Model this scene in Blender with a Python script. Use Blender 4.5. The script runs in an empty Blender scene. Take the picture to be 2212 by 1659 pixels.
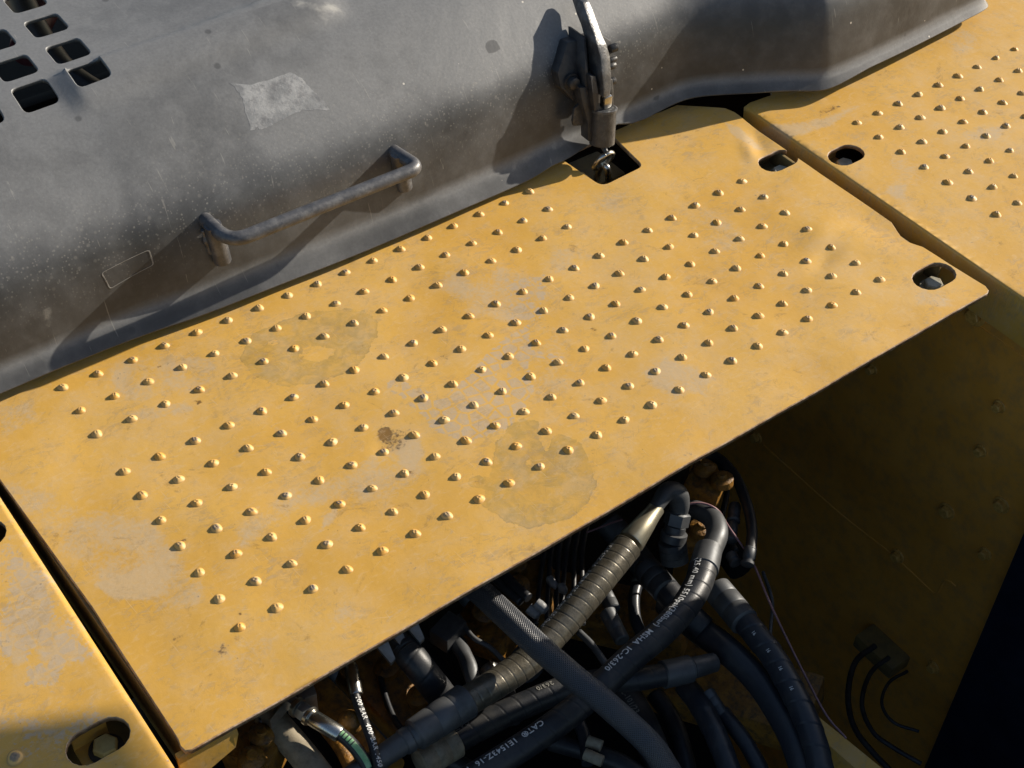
import bpy, bmesh, math, random
import numpy as np
from mathutils import Vector, Matrix
from mathutils.geometry import delaunay_2d_cdt

# ---------------------------------------------------------------- camera, world, sun, exposure
SC = bpy.context.scene
COL = SC.collection
CAM = np.array([-0.2723, -1.0501, 1.0168])
ROT = np.array([[0.8037846048638804, -0.5943691475652746, 0.025605183187401293],
                [-0.40345450897533325, -0.5762241398494812, -0.7107673317196816],
                [0.43721249772965565, 0.5609733122662541, -0.7029610051429296]])
FOC = 3169.27            # focal length in pixels of the 2212 px wide measuring grid
cam_d = bpy.data.cameras.new('camera'); cam_o = bpy.data.objects.new('camera', cam_d)
COL.objects.link(cam_o); SC.camera = cam_o
m = Matrix.Identity(4)
for i in range(3):
    m[i][0] = ROT[0][i]; m[i][1] = -ROT[1][i]; m[i][2] = -ROT[2][i]; m[i][3] = CAM[i]
cam_o.matrix_world = m
cam_d.sensor_width = 36.0; cam_d.lens = FOC/2212*36.0
cam_d.clip_start = 0.02; cam_d.clip_end = 200.0
cam_d.dof.use_dof = False

SUN_AZ, SUN_EL = -7.0, 23.0
SD = np.array([math.cos(math.radians(SUN_AZ))*math.cos(math.radians(SUN_EL)),
               math.sin(math.radians(SUN_AZ))*math.cos(math.radians(SUN_EL)),
               math.sin(math.radians(SUN_EL))])
world = bpy.data.worlds.new('World'); SC.world = world; world.use_nodes = True
wn = world.node_tree; bg = wn.nodes['Background']
sky = wn.nodes.new('ShaderNodeTexSky'); sky.sky_type = 'NISHITA'; sky.sun_disc = False
sky.sun_elevation = math.radians(SUN_EL); sky.sun_rotation = math.radians(90 - SUN_AZ)
sky.air_density = 1.0; sky.dust_density = 1.2; sky.ozone_density = 1.0
wn.links.new(sky.outputs[0], bg.inputs[0]); bg.inputs[1].default_value = 0.072
sun_d = bpy.data.lights.new('sun', 'SUN'); sun_d.energy = 4.5; sun_d.angle = math.radians(0.53)
sun_d.color = (1.0, 0.91, 0.78)
sun_o = bpy.data.objects.new('sun', sun_d); COL.objects.link(sun_o)
sun_o.rotation_euler = Vector(SD).to_track_quat('Z', 'Y').to_euler()
vs = SC.view_settings
vs.view_transform = 'Standard'; vs.look = 'None'; vs.gamma = 1.0; vs.exposure = 0.61
SC.cycles.max_bounces = 8; SC.cycles.diffuse_bounces = 4

# ---------------------------------------------------------------- measuring helpers
def U(u, v, z=0.0):
    """world point at height z that was measured at grid position (u, v)"""
    d = ROT.T @ np.array([(u-1106)/FOC, (v-829.5)/FOC, 1.0])
    return CAM + d*((z-CAM[2])/d[2])
def UY(u, v, y):
    d = ROT.T @ np.array([(u-1106)/FOC, (v-829.5)/FOC, 1.0])
    return CAM + d*((y-CAM[1])/d[1])
def UX(u, v, x):
    d = ROT.T @ np.array([(u-1106)/FOC, (v-829.5)/FOC, 1.0])
    return CAM + d*((x-CAM[0])/d[0])
def PXM(p):
    """measuring-grid pixels per metre at a point"""
    return FOC/float(ROT[2] @ (np.asarray(p)-CAM))
def PJ(p):
    k = (np.atleast_2d(p)-CAM) @ ROT.T
    return np.stack([FOC*k[:, 0]/k[:, 2]+1106, FOC*k[:, 1]/k[:, 2]+829.5], 1)

# ---------------------------------------------------------------- materials
def _n(nt, t, **kw):
    n = nt.nodes.new(t)
    for k, v in kw.items(): setattr(n, k, v)
    return n
class MB:
    """small node-building helper"""
    def __init__(s, name):
        s.m = bpy.data.materials.new(name); s.m.use_nodes = True
        s.nt = s.m.node_tree; s.b = s.nt.nodes['Principled BSDF']
        s.tc = _n(s.nt, 'ShaderNodeTexCoord'); s.obj = s.tc.outputs['Object']; s.uv = s.tc.outputs['UV']
    def link(s, a, b): s.nt.links.new(a, b)
    def val(s, x, sock):
        if isinstance(x, (int, float)): sock.default_value = x
        elif isinstance(x, tuple): sock.default_value = (*x, 1.0) if len(x) == 3 else x
        else: s.link(x, sock)
    def noise(s, scale, detail=4, rough=0.55, co=None, stretch=None, dist=0.0, out='Fac'):
        n = _n(s.nt, 'ShaderNodeTexNoise'); n.inputs['Scale'].default_value = scale
        n.inputs['Detail'].default_value = detail; n.inputs['Roughness'].default_value = rough
        n.inputs['Distortion'].default_value = dist
        c = co or s.obj
        if stretch:
            mp = _n(s.nt, 'ShaderNodeMapping'); mp.inputs['Scale'].default_value = stretch
            s.link(c, mp.inputs['Vector']); c = mp.outputs[0]
        s.link(c, n.inputs['Vector']); return n.outputs[out]
    def voro(s, scale, feature='F1', co=None, rand=1.0, out='Distance'):
        n = _n(s.nt, 'ShaderNodeTexVoronoi', feature=feature); n.inputs['Scale'].default_value = scale
        n.inputs['Randomness'].default_value = rand
        s.link(co or s.obj, n.inputs['Vector']); return n.outputs[out]
    def ramp(s, x, a, b, smooth=True):
        n = _n(s.nt, 'ShaderNodeMapRange'); n.interpolation_type = 'SMOOTHSTEP' if smooth else 'LINEAR'
        s.val(x, n.inputs['Value']); n.inputs['From Min'].default_value = a; n.inputs['From Max'].default_value = b
        return n.outputs[0]
    def math(s, op, a, b=0.0, clamp=False):
        n = _n(s.nt, 'ShaderNodeMath', operation=op, use_clamp=clamp)
        s.val(a, n.inputs[0]); s.val(b, n.inputs[1]); return n.outputs[0]
    def mix(s, f, a, b):
        n = _n(s.nt, 'ShaderNodeMix', data_type='RGBA')
        s.val(f, n.inputs['Factor']); s.val(a, n.inputs['A']); s.val(b, n.inputs['B']); return n.outputs['Result']
    def attr(s, name):
        n = _n(s.nt, 'ShaderNodeAttribute'); n.attribute_name = name; return n.outputs['Fac']
    def bump(s, h, strength=0.3, dist=0.001, normal=None):
        n = _n(s.nt, 'ShaderNodeBump'); n.inputs['Strength'].default_value = strength
        n.inputs['Distance'].default_value = dist; s.link(h, n.inputs['Height'])
        if normal: s.link(normal, n.inputs['Normal'])
        return n.outputs[0]
    def out(s, col, rough=0.5, metal=0.0, normal=None, spec=None):
        s.val(col, s.b.inputs['Base Color']); s.val(rough, s.b.inputs['Roughness']); s.val(metal, s.b.inputs['Metallic'])
        if spec is not None: s.b.inputs['Specular IOR Level'].default_value = spec
        if normal: s.link(normal, s.b.inputs['Normal'])
        return s.m

def mat_yellow(name, stains=True, dusty=0.25):
    b = MB(name)
    n1 = b.noise(5.0, 5); n2 = b.noise(28.0, 6, 0.6); n3 = b.noise(260.0, 3, 0.6); n4 = b.noise(1100.0, 2)
    base = b.mix(b.ramp(n1, 0.35, 0.65), (0.63, 0.352, 0.062), (0.68, 0.402, 0.090))
    base = b.mix(b.math('MULTIPLY', b.ramp(n2, 0.4, 0.75), 0.3), base, (0.64, 0.42, 0.18))
    # thin walked-in dust, ragged
    d0 = b.math('MULTIPLY', b.ramp(b.math('ADD', b.math('MULTIPLY', n1, 0.6), b.math('MULTIPLY', n2, 0.6)), 0.54, 0.76), dusty)
    d0 = b.math('MULTIPLY', d0, b.ramp(n3, 0.1, 0.75))
    base = b.mix(d0, base, (0.58, 0.41, 0.22))
    rough = b.math('ADD', 0.40, b.math('MULTIPLY', n2, 0.18))
    if stains:
        dust = b.attr('dust'); oil = b.attr('oil'); dirt = b.attr('dirt'); tread = b.attr('tread')
        rag = b.math('ADD', b.math('MULTIPLY', b.math('SUBTRACT', n2, 0.5), 1.5), b.math('MULTIPLY', b.math('SUBTRACT', n3, 0.5), 0.9))
        dm = b.ramp(b.math('ADD', dust, rag), 0.22, 0.85)
        dm = b.math('MULTIPLY', dm, b.math('ADD', 0.50, b.math('MULTIPLY', n3, 0.50)))
        base = b.mix(dm, base, (0.54, 0.40, 0.235))
        # shoe tread print: dust blocks with clean joints
        vt = b.voro(70.0, 'DISTANCE_TO_EDGE', rand=0.55)
        tm = b.math('MULTIPLY', b.ramp(vt, 0.07, 0.10), b.ramp(b.math('ADD', tread, rag), 0.35, 0.5))
        tm = b.math('MULTIPLY', tm, b.math('ADD', 0.40, b.math('MULTIPLY', b.ramp(n3, 0.2, 0.7), 0.5)))
        base = b.mix(tm, base, (0.50, 0.385, 0.255))
        # greasy olive film with a darker drying rim
        n5 = b.noise(55.0, 5, 0.62, dist=1.2)
        orag = b.math('ADD', oil, b.math('ADD', b.math('MULTIPLY', b.math('SUBTRACT', n5, 0.5), 0.9), b.math('MULTIPLY', rag, 0.12)))
        o1 = b.ramp(orag, 0.34, 0.40)
        o2 = b.math('SUBTRACT', o1, b.ramp(orag, 0.40, 0.50))
        base = b.mix(b.math('MULTIPLY', o1, b.math('ADD', 0.10, b.math('MULTIPLY', b.ramp(n5, 0.3, 0.7), 0.46))), base, (0.33, 0.235, 0.075))
        base = b.mix(b.math('MULTIPLY', b.math('MULTIPLY', o2, b.ramp(n2, 0.4, 0.6)), 0.30), base, (0.16, 0.12, 0.05))
        base = b.mix(b.math('MULTIPLY', b.math('MULTIPLY', o1, b.ramp(n2, 0.5, 0.6)), 0.15), base, (0.45, 0.37, 0.26))
        rough = b.mix(o1, rough, b.math('SUBTRACT', rough, 0.10))
        # dark grime and rust spots
        gm = b.ramp(b.math('ADD', dirt, b.math('MULTIPLY', rag, 1.3)), 0.40, 0.75)
        base = b.mix(b.math('MULTIPLY', gm, 0.90), base, (0.060, 0.038, 0.020))
        halo = b.ramp(dirt, 0.08, 0.9)
        base = b.mix(b.math('MULTIPLY', halo, 0.45), base, (0.38, 0.19, 0.03))
    # fine specks
    v = b.voro(90.0); sp = b.math('SUBTRACT', 1.0, b.ramp(v, 0.035, 0.08))
    sp = b.math('MULTIPLY', sp, b.ramp(b.noise(9.0, 2), 0.5, 0.6))
    base = b.mix(b.math('MULTIPLY', sp, 0.5), base, (0.22, 0.12, 0.05))
    # scuffed grime, walked in
    g1 = b.noise(14.0, 8, 0.72, dist=1.5); g2 = b.noise(75.0, 6, 0.7, stretch=(1.0, 2.2, 1.0), dist=1.0)
    base = b.mix(b.math('MULTIPLY', b.math('MULTIPLY', b.ramp(g1, 0.46, 0.62), b.ramp(g2, 0.44, 0.64)), 0.55), base, (0.34, 0.215, 0.085))
    base = b.mix(b.math('MULTIPLY', b.ramp(g2, 0.50, 0.68), 0.26), base, (0.66, 0.50, 0.30))
    g4 = b.noise(19.0, 6, 0.65, dist=2.2); g5 = b.noise(150.0, 4, 0.7)
    base = b.mix(b.math('MULTIPLY', b.math('MULTIPLY', b.ramp(g4, 0.60, 0.70), b.ramp(g5, 0.38, 0.62)), 0.50), base, (0.26, 0.15, 0.05))
    for ang, seed in ((0.5, 3.0), (-0.9, 7.0), (1.5, 11.0)):
        mp = _n(b.nt, 'ShaderNodeMapping'); mp.inputs['Rotation'].default_value = (0, 0, ang); mp.inputs['Location'].default_value = (seed, seed*2, 0)
        b.link(b.obj, mp.inputs['Vector'])
        sx = b.noise(26.0, 2, 0.5, co=mp.outputs[0], stretch=(1.0, 30.0, 1.0), dist=0.35)
        base = b.mix(b.math('MULTIPLY', b.math('MULTIPLY', b.ramp(sx, 0.665, 0.685), b.ramp(g1, 0.46, 0.60)), 0.32), base, (0.30, 0.20, 0.10) if seed == 7.0 else (0.70, 0.54, 0.32))
    # hair scratches
    sc = b.noise(30.0, 2, 0.5, stretch=(1.0, 22.0, 1.0), dist=0.6)
    sm = b.math('MULTIPLY', b.ramp(sc, 0.70, 0.73), b.ramp(n1, 0.5, 0.62))
    base = b.mix(b.math('MULTIPLY', sm, 0.35), base, (0.80, 0.55, 0.25))
    nr = b.bump(b.math('ADD', b.math('MULTIPLY', n4, 0.3), n3), 0.18, 0.0006)
    nr = b.bump(n1, 0.25, 0.012, nr)
    return b.out(base, rough, 0.0, nr, 0.45)

def mat_simple(name, c1, c2, rough=0.5, metal=0.0, scale=60.0, rv=0.2, bumps=0.25, bd=0.0006, spec=None, dustc=None, dusta=0.0):
    b = MB(name)
    n1 = b.noise(scale, 5, 0.6); n2 = b.noise(scale*7, 3)
    col = b.mix(b.ramp(n1, 0.35, 0.68), c1, c2)
    if dustc: col = b.mix(b.math('MULTIPLY', b.ramp(b.noise(scale*2.3, 6, 0.7), 0.42, 0.7), dusta), col, dustc)
    r = b.math('ADD', rough-rv/2, b.math('MULTIPLY', n1, rv))
    return b.out(col, r, metal, b.bump(b.math('ADD', n1, n2), bumps, bd), spec)

def mat_hood():
    b = MB('hood_grey')
    n1 = b.noise(6.0, 5, 0.55, dist=0.4); n2 = b.noise(38.0, 5, 0.6); n3 = b.noise(320.0, 3, 0.6)
    base = b.mix(b.ramp(n1, 0.3, 0.7), (0.040, 0.040, 0.040), (0.056, 0.056, 0.056))
    nb = b.noise(3.2, 4, 0.6, dist=0.8)
    dust = b.math('ADD', b.math('MULTIPLY', b.ramp(n1, 0.38, 0.75), 0.35), b.math('MULTIPLY', b.ramp(n2, 0.35, 0.8), 0.30))
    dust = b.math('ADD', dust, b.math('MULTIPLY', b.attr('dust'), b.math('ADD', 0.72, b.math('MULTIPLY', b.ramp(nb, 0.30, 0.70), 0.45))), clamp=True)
    dust = b.math('ADD', dust, b.attr('glint'), clamp=True)  # painted highlight lines join the dust mask
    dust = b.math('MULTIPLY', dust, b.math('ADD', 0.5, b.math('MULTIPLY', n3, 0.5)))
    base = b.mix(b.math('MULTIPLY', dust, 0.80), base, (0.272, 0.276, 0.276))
    # dried water spots and drips, pale, sized unevenly
    for sc_, lo, hi, am in ((110.0, 0.10, 0.28, 0.14), (210.0, 0.12, 0.32, 0.20), (330.0, 0.16, 0.36, 0.22)):
        v = b.voro(sc_); cell = b.voro(sc_, out='Color')
        sep = _n(b.nt, 'ShaderNodeSeparateColor'); b.link(cell, sep.inputs[0])
        on = b.ramp(sep.outputs[0], 0.60, 0.66)
        spot = b.math('MULTIPLY', b.math('SUBTRACT', 1.0, b.ramp(v, lo, hi)), on)
        spot = b.math('MULTIPLY', spot, b.attr('spots'))
        base = b.mix(b.math('MULTIPLY', spot, am), base, (0.42, 0.40, 0.35))
    # small dark grease spots
    v = b.voro(26.0); cell = b.voro(26.0, out='Color')
    sep = _n(b.nt, 'ShaderNodeSeparateColor'); b.link(cell, sep.inputs[0])
    ds = b.math('MULTIPLY', b.math('SUBTRACT', 1.0, b.ramp(v, 0.06, 0.12)), b.ramp(sep.outputs[1], 0.62, 0.66))
    base = b.mix(b.math('MULTIPLY', ds, 0.55), base, (0.05, 0.05, 0.05))
    # bright paint chips
    v = b.voro(48.0); cell = b.voro(48.0, out='Color')
    sep = _n(b.nt, 'ShaderNodeSeparateColor'); b.link(cell, sep.inputs[0])
    ds = b.math('MULTIPLY', b.math('SUBTRACT', 1.0, b.ramp(v, 0.05, 0.07)), b.ramp(sep.outputs[2], 0.9, 0.92))
    base = b.mix(b.math('MULTIPLY', ds, 0.9), base, (0.62, 0.58, 0.5))
    base = b.mix(b.ramp(b.attr('grease'), 0.4, 0.6), base, (0.07, 0.072, 0.075))
    base = b.mix(b.math('MULTIPLY', b.ramp(b.math('ADD', b.attr('pale'), b.math('MULTIPLY', b.math('SUBTRACT', n2, 0.5), 1.2)), 0.3, 0.7), 0.55), base, (0.55, 0.53, 0.47))
    sc = b.noise(22.0, 2, 0.5, stretch=(14.0, 1.0, 1.0), dist=0.8)
    base = b.mix(b.math('MULTIPLY', b.ramp(sc, 0.71, 0.74), 0.25), base, (0.45, 0.43, 0.38))
    rough = b.math('ADD', 0.34, b.math('MULTIPLY', dust, 0.20))
    nr = b.bump(n3, 0.16, 0.0006); nr = b.bump(n1, 0.2, 0.01, nr)
    return b.out(base, rough, 0.0, nr, 0.5)

def mat_rubber(name, c=(0.016, 0.018, 0.022), rough=0.42, dusta=0.25):
    b = MB(name)
    n1 = b.noise(45.0, 5, 0.6); n2 = b.noise(700.0, 2)
    col = b.mix(b.math('MULTIPLY', b.ramp(n1, 0.40, 0.75), dusta), c, (0.13, 0.12, 0.10))
    return b.out(col, b.math('ADD', rough-0.08, b.math('MULTIPLY', n1, 0.22)), 0.0, b.bump(b.math('ADD', n2, n1), 0.22, 0.0005), 0.5)

def mat_braid():
    b = MB('braided_fabric')
    def wv(sx, sy):
        mp = _n(b.nt, 'ShaderNodeMapping'); mp.inputs['Rotation'].default_value = (0, 0, 0)
        mp.inputs['Scale'].default_value = (1, 1, 1); b.link(b.uv, mp.inputs['Vector'])
        sep = _n(b.nt, 'ShaderNodeSeparateXYZ'); b.link(mp.outputs[0], sep.inputs[0])
        t = b.math('ADD', b.math('MULTIPLY', sep.outputs[0], sx), b.math('MULTIPLY', sep.outputs[1], sy))
        return b.math('SINE', t)
    a = wv(2600.0, 6.2832*27); c = wv(2600.0, -6.2832*27)
    h = b.math('MAXIMUM', a, c)
    n1 = b.noise(30.0, 4)
    col = b.mix(b.ramp(h, -0.4, 0.9), (0.012, 0.014, 0.02), (0.055, 0.062, 0.075))
    col = b.mix(b.math('MULTIPLY', b.ramp(n1, 0.4, 0.75), 0.35), col, (0.12, 0.105, 0.085))
    return b.out(col, 0.42, 0.0, b.bump(h, 0.6, 0.0006), 0.6)

def mat_steel(name, c=(0.30, 0.30, 0.29), rough=0.38, metal=0.85, grime=0.4):
    b = MB(name)
    n1 = b.noise(40.0, 5, 0.65); n2 = b.noise(500.0, 3)
    col = b.mix(b.math('MULTIPLY', b.ramp(n1, 0.42, 0.7), grime), c, (c[0]*0.35, c[1]*0.32, c[2]*0.28))
    r = b.math('ADD', rough-0.08, b.math('MULTIPLY', n1, 0.3))
    return b.out(col, r, metal, b.bump(b.math('ADD', n1, b.math('MULTIPLY', n2, 0.5)), 0.2, 0.0006))

M = dict(
    plate=mat_yellow('yellow_paint_walked', dusty=0.38), yellow=mat_yellow('yellow_paint', stains=False, dusty=0.5),
    edge=mat_simple('worn_yellow_edge', (0.56, 0.40, 0.26), (0.30, 0.16, 0.07), 0.5, scale=70.0, dustc=(0.10, 0.06, 0.04), dusta=0.7),
    hood=mat_hood(), 
    handle=mat_simple('worn_grey_rod', (0.050, 0.052, 0.058), (0.080, 0.080, 0.085), 0.42, scale=30.0, rv=0.25, dustc=(0.26, 0.255, 0.25), dusta=0.40, bumps=0.3, bd=0.001, spec=0.7),
    latch=mat_simple('dusty_latch_grey', (0.045, 0.044, 0.043), (0.075, 0.072, 0.068), 0.42, 0.2, scale=70.0, dustc=(0.18, 0.17, 0.155), dusta=0.35, bumps=0.4, bd=0.001),
    latch_dark=mat_simple('black_latch_plate', (0.025, 0.025, 0.027), (0.05, 0.048, 0.045), 0.5, scale=90.0),
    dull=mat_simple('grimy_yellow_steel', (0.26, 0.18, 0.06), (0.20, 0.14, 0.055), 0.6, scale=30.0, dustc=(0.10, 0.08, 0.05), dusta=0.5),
    bolt=mat_simple('pale_dirty_bolt', (0.45, 0.42, 0.32), (0.34, 0.30, 0.20), 0.5, scale=120.0), wallbolt=mat_simple('rubbed_wall_bolt', (0.70, 0.40, 0.10), (0.50, 0.26, 0.05), 0.42, scale=200.0), headpaint=mat_simple('pale_yellow_bolt_head', (0.72, 0.56, 0.22), (0.62, 0.45, 0.16), 0.45, scale=90.0),
    brown=mat_simple('shaded_yellow_wall', (0.74, 0.33, 0.045), (0.80, 0.37, 0.06), 0.5, scale=18.0, dustc=(0.30, 0.20, 0.10), dusta=0.4),
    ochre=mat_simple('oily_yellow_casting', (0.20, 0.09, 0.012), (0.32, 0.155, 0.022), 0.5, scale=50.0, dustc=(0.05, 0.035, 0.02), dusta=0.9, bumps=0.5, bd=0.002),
    rubber=mat_rubber('black_rubber'), rubber_blue=mat_rubber('smooth_blue_black_hose', (0.023, 0.026, 0.033), 0.34, 0.15),
    wrap=mat_simple('glossy_spiral_sleeve', (0.11, 0.098, 0.072), (0.17, 0.15, 0.11), 0.34, 0.55, scale=120.0, rv=0.2, dustc=(0.16, 0.145, 0.12), dusta=0.4, bumps=0.3, spec=0.9), braid=mat_braid(),
    steel=mat_steel('dull_zinc_steel'), steel_dark=mat_steel('grey_coated_steel', (0.11, 0.115, 0.12), 0.45, 0.5, 0.5),
    chrome=mat_steel('plated_steel', (0.55, 0.54, 0.50), 0.22, 1.0, 0.35),
    gold=mat_steel('yellow_zinc_fitting', (0.50, 0.46, 0.34), 0.30, 0.8, 0.35),
    ink=mat_simple('white_hose_print', (0.75, 0.75, 0.72), (0.6, 0.6, 0.58), 0.5, scale=400.0, bumps=0.05),
    ink_old=mat_simple('worn_hose_print', (0.30, 0.29, 0.26), (0.10, 0.10, 0.09), 0.5, scale=500.0, bumps=0.05),
    green=mat_simple('green_hose_stripe', (0.16, 0.38, 0.17), (0.30, 0.50, 0.28), 0.5, scale=120.0),
    navy=mat_simple('navy_painted_panel', (0.006, 0.010, 0.024), (0.010, 0.016, 0.034), 0.55, scale=30.0),
    pink=mat_simple('pink_cable', (0.30, 0.16, 0.17), (0.22, 0.12, 0.13), 0.5, scale=80.0),
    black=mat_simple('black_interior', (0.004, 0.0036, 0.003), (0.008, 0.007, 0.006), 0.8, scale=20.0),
    tape=mat_simple('tape_residue_film', (0.22, 0.225, 0.225), (0.36, 0.36, 0.355), 0.42, scale=45.0, bumps=0.35, bd=0.0010, dustc=(0.15, 0.15, 0.152), dusta=0.8),
    decal=mat_simple('decal_rim', (0.20, 0.19, 0.17), (0.26, 0.245, 0.22), 0.5, scale=90.0),
    lever=mat_simple('bare_cast_lever', (0.075, 0.077, 0.08), (0.12, 0.12, 0.122), 0.36, 0.4, scale=60.0, dustc=(0.26, 0.255, 0.24), dusta=0.4, bumps=0.4, bd=0.001),
    tan=mat_simple('dusty_tan_pipe', (0.26, 0.22, 0.15), (0.36, 0.31, 0.22), 0.55, scale=60.0, dustc=(0.12, 0.09, 0.06), dusta=0.5),
    maroon=mat_simple('maroon_part', (0.10, 0.03, 0.05), (0.15, 0.05, 0.08), 0.5, scale=60.0),
    ground=mat_simple('dry_ground', (0.28, 0.22, 0.15), (0.35, 0.28, 0.20), 0.9, scale=3.0),
)

# ---------------------------------------------------------------- object helpers
def tag(o, label=None, cat=None, group=None, kind=None):
    if label: o['label'] = label
    if cat: o['category'] = cat
    if group: o['group'] = group
    if kind: o['kind'] = kind
    return o
def empty(name, loc, label, cat, group=None):
    o = bpy.data.objects.new(name, None); COL.objects.link(o); o.location = Vector(loc); o.empty_display_size = 0.02
    return tag(o, label, cat, group)
def link_mesh(name, me, mats, parent=None):
    for mt in (mats if isinstance(mats, (list, tuple)) else [mats]): me.materials.append(mt)
    o = bpy.data.objects.new(name, me); COL.objects.link(o)
    if parent is not None:
        o.parent = parent
        w = Vector((0, 0, 0)); p = parent
        while p is not None: w += p.location; p = p.parent
        o.location = -w
    return o
def smooth(me, v=True):
    me.polygons.foreach_set('use_smooth', [v]*len(me.polygons))
def mesh_py(name, vs_, fs, mats, parent=None, sm=False, angle=None):
    me = bpy.data.meshes.new(name); me.from_pydata([tuple(map(float, v)) for v in vs_], [], fs)
    if sm or angle: smooth(me)
    if angle: me.set_sharp_from_angle(angle=math.radians(angle))
    me.update()
    return link_mesh(name, me, mats, parent)
def bm_obj(name, bm, mats, parent=None, sm=False, angle=None):
    bmesh.ops.recalc_face_normals(bm, faces=bm.faces)
    me = bpy.data.meshes.new(name); bm.to_mesh(me); bm.free()
    if sm or angle: smooth(me)
    if angle: me.set_sharp_from_angle(angle=math.radians(angle))
    return link_mesh(name, me, mats, parent)
def bevel(bm, w, seg=2):
    bmesh.ops.bevel(bm, geom=list(bm.edges), offset=w, segments=seg, affect='EDGES', profile=0.6)
def box_bm(c, size, rot=None, bev=0.0):
    bm = bmesh.new(); bmesh.ops.create_cube(bm, size=1.0)
    bmesh.ops.scale(bm, vec=Vector(size), verts=bm.verts)
    if bev: bevel(bm, bev)
    if rot is not None: bmesh.ops.transform(bm, matrix=rot.to_4x4(), verts=bm.verts)
    bmesh.ops.translate(bm, vec=Vector(c), verts=bm.verts)
    return bm
def box(name, c, size, mt, parent=None, rot=None, bev=0.001):
    return bm_obj(name, box_bm(c, size, rot, bev), mt, parent, angle=35)
def frame_from(axis, hint=(0, 0, 1)):
    t = Vector(axis).normalized(); h = Vector(hint)
    if abs(t.dot(h.normalized())) > 0.95: h = Vector((0, 1, 0.2))
    x = h.cross(t).normalized(); y = t.cross(x)
    return Matrix((x, y, t)).transposed()
def lathe(name, p0, p1, prof, mt, parent=None, n=28, hexa=None, angle=40):
    """profile [(t along p0->p1 in metres, radius)], hexa = six-sided when True"""
    p0 = Vector(p0); p1 = Vector(p1); R3 = frame_from(p1-p0)
    k = 6 if hexa else n
    vs_, fs = [], []
    for (t, r) in prof:
        for j in range(k):
            a = 2*math.pi*j/k
            vs_.append(p0 + R3 @ Vector((r*math.cos(a), r*math.sin(a), t)))
    for i in range(len(prof)-1):
        for j in range(k):
            j2 = (j+1) % k
            fs.append((i*k+j, i*k+j2, (i+1)*k+j2, (i+1)*k+j))
    fs.append(tuple(range(k))[::-1]); fs.append(tuple((len(prof)-1)*k+j for j in range(k)))
    return mesh_py(name, vs_, fs, mt, parent, angle=angle)

def catmull(P, n):
    P = np.asarray(P, float)
    if len(P) == 2:
        t = np.linspace(0, 1, n)[:, None]; return P[0]*(1-t)+P[1]*t
    Q = np.vstack([2*P[0]-P[1], P, 2*P[-1]-P[-2]])
    out = []
    for i in range(1, len(Q)-2):
        p0, p1, p2, p3 = Q[i-1], Q[i], Q[i+1], Q[i+2]
        for t in np.linspace(0, 1, 24, endpoint=False):
            out.append(0.5*((2*p1)+(-p0+p2)*t+(2*p0-5*p1+4*p2-p3)*t*t+(-p0+3*p1-3*p2+p3)*t**3))
    out.append(P[-1]); out = np.array(out)
    s = np.concatenate([[0], np.cumsum(np.linalg.norm(np.diff(out[:, :3], axis=0), axis=1))])
    q = np.linspace(0, s[-1], n)
    return np.stack([np.interp(q, s, out[:, k]) for k in range(out.shape[1])], 1)
REF = np.array([-0.25, -0.55, 0.8])
class Path:
    """smooth centre line with radius in the fourth column"""
    def __init__(s, pts, step=0.0015):
        P = np.asarray(pts, float)
        L = np.sum(np.linalg.norm(np.diff(P[:, :3], axis=0), axis=1))
        s.n = max(8, int(L/step)); s.P = catmull(P, s.n)
        s.c = s.P[:, :3]; s.r = s.P[:, 3]
        s.L = float(np.sum(np.linalg.norm(np.diff(s.c, axis=0), axis=1)))
        t = np.gradient(s.c, axis=0); s.t = t/np.linalg.norm(t, axis=1)[:, None]
        ns = []; ref = REF
        for i in range(s.n):
            nn = ref - s.t[i]*(ref @ s.t[i]); nn /= np.linalg.norm(nn); ns.append(nn); ref = nn*0.85+REF*0.15/np.linalg.norm(REF)
        s.N = np.array(ns); s.B = np.cross(s.t, s.N); s.s = np.linspace(0, s.L, s.n)
    def at(s, d):
        f = lambda A: np.array([np.interp(d, s.s, A[:, k]) for k in range(3)])
        return f(s.c), f(s.t), f(s.N), f(s.B), float(np.interp(d, s.s, s.r))
def tube(name, path, mt, parent=None, nseg=28, rfun=None, cap=True):
    n = path.n; th = np.linspace(0, 2*np.pi, nseg, endpoint=False)
    V = np.zeros((n, nseg, 3))
    for i in range(n):
        r = path.r[i]*(rfun(path.s[i], th) if rfun else 1.0)
        V[i] = path.c[i] + (np.cos(th)*r)[:, None]*path.N[i] + (np.sin(th)*r)[:, None]*path.B[i]
    V = V.reshape(-1, 3); fs = []
    for i in range(n-1):
        a = i*nseg; b_ = a+nseg
        for j in range(nseg):
            k = (j+1) % nseg
            fs.append((a+j, a+k, b_+k, b_+j))
    if cap: fs.append(tuple(range(nseg))[::-1]); fs.append(tuple((n-1)*nseg+j for j in range(nseg)))
    me = bpy.data.meshes.new(name); me.from_pydata(V.tolist(), [], fs); smooth(me)
    if cap:
        me.polygons[len(fs)-1].use_smooth = False; me.polygons[len(fs)-2].use_smooth = False
    uv = me.uv_layers.new(name='UVMap'); li = np.zeros(len(me.loops), dtype=np.int32); me.loops.foreach_get('vertex_index', li)
    uu = path.s[li//nseg]; vv = (li % nseg)/nseg
    nl = (n-1)*nseg*4; k = np.arange(nl); q = (k//4) % nseg; wrapm = (q == nseg-1) & (vv[:nl] == 0); vv[:nl][wrapm] = 1.0
    uv.data.foreach_set('uv', np.stack([uu, vv], 1).astype(np.float32).ravel())
    me.update()
    return link_mesh(name, me, mt, parent)
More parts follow.
